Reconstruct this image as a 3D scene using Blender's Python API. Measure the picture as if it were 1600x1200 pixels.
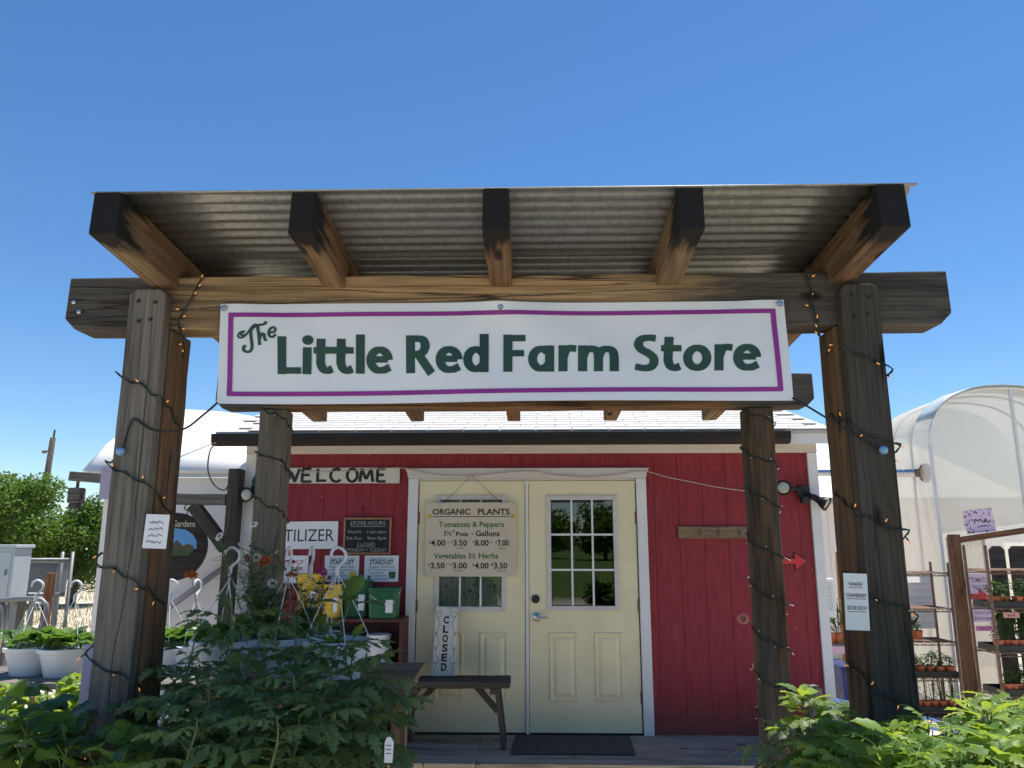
import bpy, math, random
from mathutils import Vector, Matrix, noise as mnoise
random.seed(7)
rnd = random.Random(11)
scn = bpy.context.scene
for o in list(bpy.data.objects): bpy.data.objects.remove(o)
R = math.radians

# ------------------------------------------------------------------ camera, sky, sun, exposure
CAM_Z, PITCH, YAW, FPX = 1.52, R(11.6), R(1.4), 1202.0
cam_d = bpy.data.cameras.new('camera'); cam = bpy.data.objects.new('camera', cam_d)
scn.collection.objects.link(cam); scn.camera = cam
cam.location = (0, 0, CAM_Z); cam.rotation_euler = (R(90) + PITCH, 0, YAW)
cam_d.sensor_width = 36; cam_d.lens = 36 * FPX / 1600; cam_d.clip_start = 0.05; cam_d.clip_end = 9000

SUN_EL, SUN_AZ = R(74), R(45)          # azimuth from +Y towards +X (behind the store, a little right)
world = bpy.data.worlds.new('World'); scn.world = world; world.use_nodes = True
wn = world.node_tree; wn.nodes.clear()
wo = wn.nodes.new('ShaderNodeOutputWorld'); wb = wn.nodes.new('ShaderNodeBackground')
ws = wn.nodes.new('ShaderNodeTexSky'); ws.sky_type = 'NISHITA'; ws.sun_disc = False
ws.sun_elevation = SUN_EL; ws.sun_rotation = SUN_AZ; ws.altitude = 2200
ws.air_density = 1.15; ws.dust_density = 0.25; ws.ozone_density = 3.0
wb.inputs[1].default_value = 0.10
wh = wn.nodes.new('ShaderNodeHueSaturation'); wh.inputs['Saturation'].default_value = 1.2; wh.inputs['Hue'].default_value = .5
wn.links.new(ws.outputs[0], wh.inputs['Color']); wn.links.new(wh.outputs[0], wb.inputs[0]); wn.links.new(wb.outputs[0], wo.inputs[0])
sun_d = bpy.data.lights.new('sun', 'SUN'); sun_d.energy = 4.8; sun_d.angle = R(0.53); sun_d.color = (1.0, 0.95, 0.87)
sun = bpy.data.objects.new('sun', sun_d); scn.collection.objects.link(sun)
sdir = Vector((math.sin(SUN_AZ) * math.cos(SUN_EL), math.cos(SUN_AZ) * math.cos(SUN_EL), math.sin(SUN_EL)))
sun.rotation_euler = (-sdir).to_track_quat('-Z', 'Y').to_euler(); sun.location = sdir * 30
scn.view_settings.view_transform = 'Standard'; scn.view_settings.look = 'None'
scn.view_settings.exposure = 0.70; scn.view_settings.gamma = 1.0
cy = scn.cycles
cy.max_bounces = 7; cy.diffuse_bounces = 4; cy.glossy_bounces = 3; cy.transmission_bounces = 4; cy.transparent_max_bounces = 10
cy.caustics_reflective = False; cy.caustics_refractive = False; cy.use_adaptive_sampling = True; cy.adaptive_threshold = 0.02
cy.use_denoising = True; cy.sample_clamp_indirect = 6

# ------------------------------------------------------------------ helpers
def at(px, py, D):
    """real-world point on the vertical plane y = D seen at photograph pixel (px, py)"""
    u = (px - 800) / FPX; v = (600 - py) / FPX
    x, y, z = u, math.cos(PITCH) - v * math.sin(PITCH), math.sin(PITCH) + v * math.cos(PITCH)
    x, y = x * math.cos(YAW) - y * math.sin(YAW), x * math.sin(YAW) + y * math.cos(YAW)
    k = D / y
    return Vector((x * k, D, CAM_Z + z * k))
def X(px, py, D): return at(px, py, D).x
def Z(px, py, D): return at(px, py, D).z

COL = scn.collection
W = {}
def tag(o, label=None, cat=None, group=None, kind=None):
    if label: o['label'] = label
    if cat: o['category'] = cat
    if group: o['group'] = group
    if kind: o['kind'] = kind
    return o
def link(o, parent=None, M=None):
    COL.objects.link(o)
    M = M or Matrix.Identity(4)
    o.matrix_basis = M; W[o] = M.copy()
    if parent is not None:
        o.parent = parent; o.matrix_parent_inverse = W[parent].inverted()
    return o
def thing(name, label, cat, loc, group=None, rz=0):
    o = bpy.data.objects.new(name, None); o.empty_display_size = 0.1
    link(o, None, Matrix.Translation(Vector(loc)) @ Matrix.Rotation(rz, 4, 'Z'))
    return tag(o, label, cat, group)
def copy_tree(o, parent=None, M=None):
    c = o.copy(); COL.objects.link(c)
    if parent is not None: c.parent = parent
    if M is not None: c.matrix_basis = M; W[c] = M.copy()
    for ch in list(o.children): copy_tree(ch, c)
    return c

class MB:
    def __init__(s): s.v = []; s.f = []; s.m = []
    def add(s, vs, fs, mi=0):
        n = len(s.v); s.v += [Vector(a) for a in vs]
        s.f += [tuple(i + n for i in f) for f in fs]; s.m += [mi] * len(fs); return s
    def box(s, x0, x1, y0, y1, z0, z1, mi=0):
        return s.add([(x0,y0,z0),(x1,y0,z0),(x1,y1,z0),(x0,y1,z0),(x0,y0,z1),(x1,y0,z1),(x1,y1,z1),(x0,y1,z1)],
              [(0,3,2,1),(4,5,6,7),(0,1,5,4),(1,2,6,5),(2,3,7,6),(3,0,4,7)], mi)
    def tube(s, pts, r, n=6, mi=0, cap=True):
        pts = [Vector(p) for p in pts]; rs = r if isinstance(r, (list, tuple)) else [r] * len(pts)
        vs = []; up = None
        for i, p in enumerate(pts):
            d = (pts[min(i+1, len(pts)-1)] - pts[max(i-1, 0)])
            d = d.normalized() if d.length > 1e-9 else Vector((0,0,1))
            if up is None: up = Vector((0,0,1)) if abs(d.z) < .9 else Vector((1,0,0))
            a = d.cross(up)
            if a.length < 1e-4: a = d.cross(Vector((1,.3,0)))
            a.normalize(); b = a.cross(d).normalized(); up = b
            for k in range(n):
                t = 2*math.pi*k/n; vs.append(p + (a*math.cos(t) + b*math.sin(t)) * rs[i])
        fs = [(i*n+k, i*n+(k+1)%n, (i+1)*n+(k+1)%n, (i+1)*n+k) for i in range(len(pts)-1) for k in range(n)]
        if cap: fs += [tuple(range(n))[::-1], tuple((len(pts)-1)*n+k for k in range(n))]
        return s.add(vs, fs, mi)
    def lathe(s, c, prof, n=16, M=None, mi=0, sx=1, sy=1):
        c = Vector(c); vs = []
        for (r, h) in prof:
            for k in range(n):
                t = 2*math.pi*k/n; p = Vector((r*math.cos(t)*sx, r*math.sin(t)*sy, h))
                vs.append(c + (M @ p if M is not None else p))
        m = len(prof)
        fs = [(i*n+k, i*n+(k+1)%n, (i+1)*n+(k+1)%n, (i+1)*n+k) for i in range(m-1) for k in range(n)]
        fs += [tuple(range(n))[::-1], tuple((m-1)*n+k for k in range(n))]
        return s.add(vs, fs, mi)
    def prism(s, outline, y0, y1, mi=0):
        """outline of (x, z) points (counter-clockwise seen from -Y), extruded from y0 to y1"""
        n = len(outline)
        vs = [(x, y0, z) for x, z in outline] + [(x, y1, z) for x, z in outline]
        fs = [tuple(range(n)), tuple(range(2*n-1, n-1, -1))] + [(i, n+i, n+(i+1)%n, (i+1)%n) for i in range(n)]
        return s.add(vs, fs, mi)
    def mesh(s, name, mats, smooth=False, origin=None):
        me = bpy.data.meshes.new(name)
        o = origin if origin is not None else Vector((0,0,0))
        me.from_pydata([tuple(v - o) for v in s.v], [], s.f)
        for mt in (mats if isinstance(mats, (list, tuple)) else [mats]): me.materials.append(mt)
        if any(s.m): me.polygons.foreach_set('material_index', s.m)
        if smooth: me.polygons.foreach_set('use_smooth', [True]*len(me.polygons))
        me.update(); return me
    def build(s, name, mats, parent=None, smooth=False, bevel=0, local=False):
        xs = [v.x for v in s.v]; ys = [v.y for v in s.v]; zs = [v.z for v in s.v]
        o = Vector((0,0,0)) if local else Vector(((min(xs)+max(xs))/2, (min(ys)+max(ys))/2, min(zs)))
        ob = bpy.data.objects.new(name, s.mesh(name, mats, smooth, o))
        link(ob, parent, Matrix.Translation(o))
        if bevel: add_bevel(ob, bevel)
        return ob
def add_bevel(ob, w, seg=2):
    m = ob.modifiers.new('bevel', 'BEVEL'); m.width = w; m.segments = seg; m.limit_method = 'ANGLE'; m.angle_limit = R(40)
def frame_to(p0, p1, upv=(0,0,1)):
    """matrix with local X along p0->p1, origin at p0"""
    p0 = Vector(p0); x = (Vector(p1) - p0).normalized(); u = Vector(upv)
    y = u.cross(x)
    if y.length < 1e-4: y = Vector((0,1,0)).cross(x)
    y.normalize(); z = x.cross(y)
    M = Matrix((x, y, z)).transposed().to_4x4(); M.translation = p0
    return M
def lumber(name, p0, p1, w, h, mat, parent=None, up=(0,0,1), jitter=0.0015, bevel=0.005, nseg=10, seed=0):
    """piece of timber whose grain runs along its local X; p0 and p1 are the centres of its ends"""
    L = (Vector(p1) - Vector(p0)).length; rr = random.Random(seed or hash(name) % 999)
    rr = random.Random(int(L*1000) + seed)
    mb = MB(); vs = []
    for i in range(nseg+1):
        x = L*i/nseg
        for (a, b) in ((-1,-1),(1,-1),(1,1),(-1,1)):
            vs.append((x, a*w/2 + rr.uniform(-1,1)*jitter, b*h/2 + rr.uniform(-1,1)*jitter))
    fs = [(i*4+k, i*4+(k+1)%4, i*4+4+(k+1)%4, i*4+4+k) for i in range(nseg) for k in range(4)]
    fs = [f[::-1] for f in fs]
    fs += [(0,1,2,3), tuple(nseg*4+k for k in (3,2,1,0))]
    mb.add(vs, fs)
    ob = bpy.data.objects.new(name, mb.mesh(name, mat)); link(ob, parent, frame_to(p0, p1, up))
    # recalc normals outward
    import bmesh
    bm = bmesh.new(); bm.from_mesh(ob.data); bmesh.ops.recalc_face_normals(bm, faces=bm.faces); bm.to_mesh(ob.data); bm.free()
    if bevel: add_bevel(ob, bevel, 2)
    return ob

# ------------------------------------------------------------------ materials
def newmat(name):
    m = bpy.data.materials.new(name); m.use_nodes = True
    nt = m.node_tree; b = nt.nodes['Principled BSDF']
    return m, nt, b
def nd(nt, typ, **kw):
    n = nt.nodes.new(typ)
    for k, v in kw.items(): setattr(n, k, v)
    return n
def setin(nt, sock, val):
    if hasattr(val, 'is_output'): nt.links.new(val, sock)
    else: sock.default_value = val
def c4(c): return (c[0], c[1], c[2], 1.0)
def coords(nt, scale=(1,1,1), rand=True):
    tc = nd(nt, 'ShaderNodeTexCoord'); mp = nd(nt, 'ShaderNodeMapping')
    if rand:
        oi = nd(nt, 'ShaderNodeObjectInfo'); ml = nd(nt, 'ShaderNodeMath', operation='MULTIPLY'); ml.inputs[1].default_value = 37.0
        nt.links.new(oi.outputs['Random'], ml.inputs[0])
        ad = nd(nt, 'ShaderNodeVectorMath', operation='ADD')
        nt.links.new(tc.outputs['Object'], ad.inputs[0]); nt.links.new(ml.outputs[0], ad.inputs[1])
        nt.links.new(ad.outputs[0], mp.inputs[0])
    else: nt.links.new(tc.outputs['Object'], mp.inputs[0])
    mp.inputs['Scale'].default_value = scale
    return mp.outputs[0]
def noise(nt, vec, scale=1, detail=4, rough=.55, dist=0):
    n = nd(nt, 'ShaderNodeTexNoise'); nt.links.new(vec, n.inputs['Vector'])
    n.inputs['Scale'].default_value = scale; n.inputs['Detail'].default_value = detail
    n.inputs['Roughness'].default_value = rough; n.inputs['Distortion'].default_value = dist
    return n.outputs[0]
def ramp(nt, fac, stops):
    n = nd(nt, 'ShaderNodeValToRGB'); nt.links.new(fac, n.inputs[0]); e = n.color_ramp.elements
    while len(e) < len(stops): e.new(.5)
    for i, (p, c) in enumerate(stops):
        e[i].position = p; e[i].color = c4(c) if isinstance(c, (tuple, list)) else (c, c, c, 1)
    return n.outputs[0]
def mix(nt, fac, a, b, typ='MIX'):
    n = nd(nt, 'ShaderNodeMix', data_type='RGBA', blend_type=typ)
    setin(nt, n.inputs[0], fac)
    for s, v in ((6, a), (7, b)): setin(nt, n.inputs[s], c4(v) if isinstance(v, tuple) else v)
    return n.outputs[2]
def bump(nt, b, h, strength=.3, dist=.005):
    n = nd(nt, 'ShaderNodeBump'); n.inputs['Strength'].default_value = strength; n.inputs['Distance'].default_value = dist
    nt.links.new(h, n.inputs['Height']); nt.links.new(n.outputs[0], b.inputs['Normal'])
def simple(name, col, rough=.6, metal=0, var=.12, scale=6, bmp=0.0, spec=.5, stretch=(1,1,1), dirt=None):
    """plain paint / plastic / metal with mottling and slight wear"""
    m, nt, b = newmat(name); v = coords(nt, stretch)
    n1 = noise(nt, v, scale, 6)
    lo = tuple(c*(1-var) for c in col); hi = tuple(min(1, c*(1+var)) for c in col)
    c = ramp(nt, n1, [(.3, lo), (.7, hi)])
    if dirt:
        n2 = noise(nt, v, scale*.35, 8, .7)
        c = mix(nt, ramp(nt, n2, [(.55, 0.), (.75, dirt[1])]), c, dirt[0])
    nt.links.new(c, b.inputs['Base Color'])
    n3 = noise(nt, v, scale*3, 4)
    nt.links.new(ramp(nt, n3, [(.2, max(0, rough-.1)), (.8, min(1, rough+.1))]), b.inputs['Roughness'])
    b.inputs['Metallic'].default_value = metal; b.inputs['Specular IOR Level'].default_value = spec
    if bmp: bump(nt, b, n3, bmp, .004)
    return m
def wood(name, brown, grey, dark, greyamt=.5, mode=None, rough=.85, sat_streak=.5, scale=1.0):
    m, nt, b = newmat(name)
    v1 = coords(nt, (2.4*scale, 105*scale, 105*scale)); v2 = coords(nt, (.9*scale, 5*scale, 5*scale)); v3 = coords(nt, (.5*scale, 14*scale, 14*scale))
    v4 = coords(nt, (2.2*scale, 9*scale, 9*scale))
    wv = nd(nt, 'ShaderNodeTexWave', wave_type='RINGS', rings_direction='X'); nt.links.new(v4, wv.inputs[0])
    wv.inputs['Scale'].default_value = .9; wv.inputs['Distortion'].default_value = 9; wv.inputs['Detail'].default_value = 3; wv.inputs['Detail Scale'].default_value = .6
    grain = noise(nt, v1, 1.0, 5, .6, .3)
    patch = noise(nt, v2, 1.0, 5, .6)
    weather = ramp(nt, patch, [(max(0, .62-greyamt*.5), 0.), (max(.05, .86-greyamt*.5), 1.)])
    if mode:
        tc = nd(nt, 'ShaderNodeTexCoord'); sp = nd(nt, 'ShaderNodeSeparateXYZ'); nt.links.new(tc.outputs['Object'], sp.inputs[0])
        rag = noise(nt, coords(nt, (4, 30, 30)), 1.0, 7, .65); pn = nd(nt, 'ShaderNodeMath', operation='MULTIPLY_ADD'); nt.links.new(rag, pn.inputs[0]); pn.inputs[1].default_value = mode.get('nz', .5)
        nt.links.new(sp.outputs[0], pn.inputs[2])
        mr = nd(nt, 'ShaderNodeMapRange'); nt.links.new(pn.outputs[0], mr.inputs[0])
        mr.inputs[1].default_value = mode['a']; mr.inputs[2].default_value = mode['b']
        e1 = mr.outputs[0]
        if 'c' in mode:
            mr2 = nd(nt, 'ShaderNodeMapRange'); nt.links.new(pn.outputs[0], mr2.inputs[0])
            mr2.inputs[1].default_value = mode['c']; mr2.inputs[2].default_value = mode['d']
            mx = nd(nt, 'ShaderNodeMath', operation='MAXIMUM'); nt.links.new(mr.outputs[0], mx.inputs[0]); nt.links.new(mr2.outputs[0], mx.inputs[1]); e1 = mx.outputs[0]
        mode_f = e1
    bc = ramp(nt, grain, [(.22, tuple(c*.45 for c in brown)), (.5, brown), (.8, tuple(min(1, c*1.45) for c in brown))])
    bc = mix(nt, ramp(nt, wv.outputs[0], [(.0, .45), (.5, 0.)]), bc, tuple(c*.5 for c in brown))
    gc = ramp(nt, grain, [(.22, tuple(c*.4 for c in grey)), (.5, grey), (.8, tuple(min(1, c*1.4) for c in grey))])
    col = mix(nt, weather, bc, gc)
    if mode and mode['kind'] == 'grey': col = mix(nt, mode_f, col, gc)
    # broad water stains
    st = noise(nt, coords(nt, (1.1*scale, 8*scale, 8*scale)), 1.0, 7, .68, .6)
    col = mix(nt, 1.0, col, ramp(nt, st, [(.30, .42), (.48, .95), (.70, 1.25)]), 'MULTIPLY')
    # long drying cracks
    cr = noise(nt, v3, 1.0, 3, .5, .2)
    crack = ramp(nt, cr, [(.485, 0.), (.5, 1.), (.515, 0.)])
    msk = ramp(nt, noise(nt, v2, .6, 2), [(.5, 0.), (.62, 1.)])
    ck = nd(nt, 'ShaderNodeMath', operation='MULTIPLY'); nt.links.new(crack, ck.inputs[0]); nt.links.new(msk, ck.inputs[1])
    col = mix(nt, ck.outputs[0], col, dark)
    # knots
    vk = coords(nt, (2.2*scale, 6*scale, 6*scale)); vo = nd(nt, 'ShaderNodeTexVoronoi'); nt.links.new(vk, vo.inputs['Vector']); vo.inputs['Scale'].default_value = 1.0
    kn = ramp(nt, vo.outputs['Distance'], [(.07, 1.), (.13, .0)])
    col = mix(nt, kn, col, tuple(c*.8 for c in dark))
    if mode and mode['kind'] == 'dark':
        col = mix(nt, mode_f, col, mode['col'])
    nt.links.new(col, b.inputs['Base Color']); b.inputs['Roughness'].default_value = rough; b.inputs['Specular IOR Level'].default_value = .25
    hh = nd(nt, 'ShaderNodeMath', operation='SUBTRACT'); nt.links.new(grain, hh.inputs[0]); nt.links.new(ck.outputs[0], hh.inputs[1])
    bump(nt, b, hh.outputs[0], .7, .005)
    return m
def leafmat(name, col, trans, rough=.45, tf=.35):
    m, nt, b = newmat(name); v = coords(nt, (1,1,1))
    n1 = noise(nt, v, 14, 4); oi = nd(nt, 'ShaderNodeObjectInfo')
    c = ramp(nt, n1, [(.3, tuple(x*.7 for x in col)), (.75, tuple(x*1.35 for x in col))])
    hs = nd(nt, 'ShaderNodeHueSaturation'); nt.links.new(c, hs.inputs['Color'])
    mr = nd(nt, 'ShaderNodeMapRange'); nt.links.new(oi.outputs['Random'], mr.inputs[0]); mr.inputs[3].default_value = .6; mr.inputs[4].default_value = 1.5
    nt.links.new(mr.outputs[0], hs.inputs['Value'])
    mh = nd(nt, 'ShaderNodeMapRange'); nt.links.new(oi.outputs['Random'], mh.inputs[0]); mh.inputs[3].default_value = .52; mh.inputs[4].default_value = .47
    nt.links.new(mh.outputs[0], hs.inputs['Hue'])
    nt.links.new(hs.outputs[0], b.inputs['Base Color']); b.inputs['Roughness'].default_value = rough; b.inputs['Specular IOR Level'].default_value = .35
    bump(nt, b, n1, .5, .004)
    tr = nd(nt, 'ShaderNodeBsdfTranslucent'); tr.inputs[0].default_value = c4(trans)
    mx = nd(nt, 'ShaderNodeMixShader'); mx.inputs[0].default_value = tf
    out = nt.nodes['Material Output']
    nt.links.new(b.outputs[0], mx.inputs[1]); nt.links.new(tr.outputs[0], mx.inputs[2]); nt.links.new(mx.outputs[0], out.inputs[0])
    return m
def glass(name, refl=1.0):
    m, nt, b = newmat(name); nt.nodes.remove(b)
    t = nd(nt, 'ShaderNodeBsdfTransparent'); t.inputs[0].default_value = (.86, .9, .88, 1)
    g = nd(nt, 'ShaderNodeBsdfGlossy'); g.inputs['Roughness'].default_value = .01
    fr = nd(nt, 'ShaderNodeFresnel'); fr.inputs[0].default_value = 1.75
    v = coords(nt, (1,1,1)); n1 = noise(nt, v, 3, 2); bp = nd(nt, 'ShaderNodeBump'); bp.inputs['Strength'].default_value = .02; bp.inputs['Distance'].default_value = .004
    nt.links.new(n1, bp.inputs['Height']); nt.links.new(bp.outputs[0], g.inputs['Normal'])
    mx = nd(nt, 'ShaderNodeMixShader'); nt.links.new(fr.outputs[0], mx.inputs[0])
    nt.links.new(t.outputs[0], mx.inputs[1]); nt.links.new(g.outputs[0], mx.inputs[2]); nt.links.new(mx.outputs[0], nt.nodes['Material Output'].inputs[0])
    return m
def emit(name, col, s):
    m, nt, b = newmat(name); b.inputs['Base Color'].default_value = c4(col)
    b.inputs['Emission Color'].default_value = c4(col); b.inputs['Emission Strength'].default_value = s; m.cycles.emission_sampling = 'NONE'
    return m
def polycarb(name, clear=.26):
    m, nt, b = newmat(name); nt.nodes.remove(b)
    v = coords(nt, (1,1,1), False)
    wv = nd(nt, 'ShaderNodeTexWave', wave_type='BANDS', bands_direction='X'); nt.links.new(v, wv.inputs[0]); wv.inputs['Scale'].default_value = 30
    n1 = noise(nt, v, 1.3, 4)
    col = mix(nt, ramp(nt, n1, [(.35, 0.), (.7, 1.)]), (.84, .79, .69), (.92, .89, .81))
    d = nd(nt, 'ShaderNodeBsdfDiffuse'); nt.links.new(col, d.inputs[0])
    t = nd(nt, 'ShaderNodeBsdfTranslucent'); nt.links.new(col, t.inputs[0])
    tp = nd(nt, 'ShaderNodeBsdfTransparent'); tp.inputs[0].default_value = (.9,.9,.88,1)
    g = nd(nt, 'ShaderNodeBsdfGlossy'); g.inputs['Roughness'].default_value = .4
    bp = nd(nt, 'ShaderNodeBump'); bp.inputs['Strength'].default_value = .25; bp.inputs['Distance'].default_value = .004
    nt.links.new(wv.outputs[0], bp.inputs['Height'])
    for s in (d, g): nt.links.new(bp.outputs[0], s.inputs['Normal'])
    m1 = nd(nt, 'ShaderNodeMixShader'); m1.inputs[0].default_value = .6; nt.links.new(d.outputs[0], m1.inputs[1]); nt.links.new(t.outputs[0], m1.inputs[2])
    m2 = nd(nt, 'ShaderNodeMixShader'); m2.inputs[0].default_value = clear; nt.links.new(m1.outputs[0], m2.inputs[1]); nt.links.new(tp.outputs[0], m2.inputs[2])
    m3 = nd(nt, 'ShaderNodeMixShader'); fr = nd(nt, 'ShaderNodeFresnel'); fr.inputs[0].default_value = 1.22
    m3.inputs[0].default_value = .05; nt.links.new(m2.outputs[0], m3.inputs[1]); nt.links.new(g.outputs[0], m3.inputs[2])
    nt.links.new(m3.outputs[0], nt.nodes['Material Output'].inputs[0])
    return m

MAT = {}
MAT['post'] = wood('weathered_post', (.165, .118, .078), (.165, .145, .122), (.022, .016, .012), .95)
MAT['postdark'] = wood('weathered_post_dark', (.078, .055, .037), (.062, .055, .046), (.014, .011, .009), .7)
MAT['post2'] = wood('brown_grey_post', (.155, .098, .056), (.075, .066, .056), (.016, .012, .009), .55)
MAT['postside'] = wood('sheltered_timber', (.155, .088, .046), (.11, .080, .055), (.025, .016, .011), .35)
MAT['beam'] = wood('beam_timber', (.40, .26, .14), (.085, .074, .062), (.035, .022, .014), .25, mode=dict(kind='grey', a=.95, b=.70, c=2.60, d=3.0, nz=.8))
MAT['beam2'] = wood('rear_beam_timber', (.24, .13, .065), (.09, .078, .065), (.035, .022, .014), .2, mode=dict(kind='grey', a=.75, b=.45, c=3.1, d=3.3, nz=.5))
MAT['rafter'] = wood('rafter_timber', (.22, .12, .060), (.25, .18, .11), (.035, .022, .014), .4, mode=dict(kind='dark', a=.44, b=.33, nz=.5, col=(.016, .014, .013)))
MAT['old'] = wood('old_grey_timber', (.12, .085, .06), (.16, .145, .13), (.03, .025, .02), .9)
MAT['deck'] = wood('deck_timber', (.34, .27, .19), (.36, .31, .245), (.05, .04, .03), .85)
MAT['bench'] = wood('dark_bench_timber', (.075, .055, .045), (.085, .075, .066), (.015, .012, .01), .5)
MAT['plaque'] = wood('brown_plaque', (.26, .18, .10), (.22, .17, .12), (.05, .035, .025), .3)
MAT['redwood'] = wood('red_brown_timber', (.22, .10, .05), (.20, .13, .09), (.05, .03, .02), .4)
MAT['orangewood'] = wood('orange_cedar', (.42, .17, .06), (.3, .17, .1), (.06, .03, .02), .15)
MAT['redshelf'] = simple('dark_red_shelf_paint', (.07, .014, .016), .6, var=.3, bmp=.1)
MAT['red'] = simple('barn_red_paint', (.25, .026, .037), .62, var=.2, scale=5, bmp=.25, stretch=(8, 8, 1.2), spec=.3, dirt=((.33, .06, .06), .35))
def splash(m):
    nt = m.node_tree; b = nt.nodes['Principled BSDF']; old = b.inputs['Base Color'].links[0].from_socket
    tc = nd(nt, 'ShaderNodeTexCoord'); sp = nd(nt, 'ShaderNodeSeparateXYZ'); nt.links.new(tc.outputs['Object'], sp.inputs[0])
    n1 = noise(nt, coords(nt, (9, 9, 4)), 1.0, 8, .7); ad = nd(nt, 'ShaderNodeMath', operation='MULTIPLY_ADD'); nt.links.new(n1, ad.inputs[0]); ad.inputs[1].default_value = -.5; nt.links.new(sp.outputs[2], ad.inputs[2])
    mr = nd(nt, 'ShaderNodeMapRange'); nt.links.new(ad.outputs[0], mr.inputs[0]); mr.inputs[1].default_value = .08; mr.inputs[2].default_value = -.22; mr.inputs[4].default_value = .55
    c = mix(nt, mr.outputs[0], old, (.16, .07, .05))
    vo = nd(nt, 'ShaderNodeTexVoronoi'); nt.links.new(coords(nt, (1,1,1)), vo.inputs['Vector']); vo.inputs['Scale'].default_value = 7
    c = mix(nt, ramp(nt, vo.outputs['Distance'], [(.03, .8), (.045, 0.)]), c, (.45, .30, .28))
    nt.links.new(c, b.inputs['Base Color'])
MAT['redclean'] = MAT['red'].copy(); splash(MAT['red'])
MAT['white'] = simple('white_trim_paint', (.74, .73, .72), .55, var=.05, scale=4, bmp=.12, dirt=((.5, .47, .43), .4))
MAT['trimw'] = simple('old_white_trim', (.62, .58, .54), .6, var=.08, scale=4, bmp=.15, stretch=(1,1,6), dirt=((.36, .31, .27), .4))
MAT['cream'] = simple('cream_door_paint', (.80, .715, .47), .42, var=.04, scale=2.5, bmp=.04, dirt=((.52, .44, .30), .55))
MAT['shingle'] = simple('white_shingle', (.50, .48, .455), .9, var=.12, scale=25, bmp=.5)
MAT['whiteroof'] = simple('white_membrane_roof', (.82, .81, .80), .7, var=.04, scale=2, bmp=.1)
MAT['whitewall'] = simple('white_stucco', (.86, .81, .78), .85, var=.05, scale=2, bmp=.15, dirt=((.5, .44, .40), .35))
MAT['gutter'] = simple('dark_brown_gutter', (.022, .016, .013), .6, var=.2, scale=5, spec=.25)
MAT['black'] = simple('black_plastic', (.012, .012, .013), .4, var=.2)
MAT['blackpaint'] = simple('black_paint', (.016, .014, .013), .6, var=.2)
MAT['galv'] = None
MAT['steel'] = simple('satin_steel', (.55, .55, .56), .28, metal=1, var=.08, scale=12)
MAT['pipe'] = simple('galvanised_pipe', (.20, .205, .215), .55, metal=.6, var=.15, scale=9)
MAT['rust'] = simple('rusty_wire_shelf', (.20, .12, .085), .7, metal=.3, var=.4, scale=20, bmp=.3)
MAT['wire'] = simple('dark_green_wire', (.008, .022, .016), .45, var=.2)
MAT['bulb'] = emit('warm_mini_bulb', (1.0, .42, .10), .3)
MAT['clearbulb'] = simple('clear_unlit_bulb', (.75, .74, .70), .15, var=.1)
MAT['cord'] = simple('black_elastic_cord', (.012, .012, .014), .6, var=.2, bmp=.2)
MAT['blueball'] = simple('blue_plastic_ball', (.16, .33, .58), .35, var=.1)
MAT['banner'] = simple('white_vinyl', (.72, .75, .80), .42, var=.015, scale=2, bmp=.02)
MAT['purple'] = simple('purple_print', (.26, .022, .25), .42, var=.1, scale=4)
MAT['greenprint'] = simple('dark_green_print', (.018, .055, .035), .42, var=.25, scale=3)
MAT['paper'] = simple('white_paper', (.78, .78, .80), .6, var=.03, scale=3, bmp=.05)
MAT['pinkpaper'] = simple('pink_paper', (.76, .58, .74), .6, var=.04, scale=3)
MAT['hotpink'] = simple('hot_pink_paper', (.75, .25, .50), .6, var=.06)
MAT['redprint'] = simple('red_print', (.50, .025, .03), .5, var=.15)
MAT['ink'] = simple('black_ink', (.025, .023, .025), .6, var=.15)
MAT['greyink'] = simple('faded_grey_ink', (.16, .15, .17), .6, var=.15)
MAT['chalk'] = simple('chalk', (.38, .38, .37), .9, var=.4, scale=30)
MAT['slate'] = simple('chalkboard', (.013, .014, .014), .75, var=.4, scale=3)
MAT['slateframe'] = simple('chalkboard_frame', (.36, .20, .09), .5, var=.2)
MAT['signcream'] = simple('cream_sign_board', (.62, .53, .40), .6, var=.04, scale=3, bmp=.06, dirt=((.46, .37, .25), .4))
MAT['signgreen'] = simple('green_sign_paint', (.035, .15, .045), .6, var=.2)
MAT['signyellow'] = simple('yellow_sign_paint', (.62, .45, .05), .6, var=.15)
MAT['closedboard'] = simple('white_washed_board', (.62, .60, .53), .7, var=.07, scale=4, bmp=.2, stretch=(6, 6, 1), dirt=((.4, .37, .3), .4))
MAT['bucketyellow'] = simple('yellow_bucket', (.72, .47, .02), .4, var=.06)
MAT['bucketgreen'] = simple('green_bucket', (.012, .115, .045), .4, var=.1)
MAT['potwhite'] = simple('white_plastic_pot', (.74, .76, .79), .35, var=.04, scale=3)
MAT['terra'] = simple('terracotta_plastic', (.50, .13, .05), .55, var=.12, scale=8, bmp=.1)
MAT['traydark'] = simple('black_nursery_tray', (.014, .014, .014), .5, var=.2)
MAT['soil'] = simple('potting_soil', (.03, .02, .014), .95, var=.4, scale=30, bmp=.8)
MAT['bluebin'] = simple('blue_plastic', (.012, .028, .13), .4, var=.2)
MAT['bluewire'] = simple('blue_coated_wire', (.12, .22, .55), .4, var=.1)
MAT['cabinet'] = simple('pale_grey_enamel', (.42, .48, .50), .45, var=.05, dirt=((.3, .3, .28), .3))
MAT['cabdark'] = simple('grey_enamel', (.14, .155, .165), .5, var=.08)
MAT['stem'] = simple('green_stem', (.13, .19, .05), .55, var=.25, scale=10)
MAT['bark'] = simple('tree_bark', (.11, .085, .065), .9, var=.4, scale=14, bmp=.8, stretch=(2, 2, .5))
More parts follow.
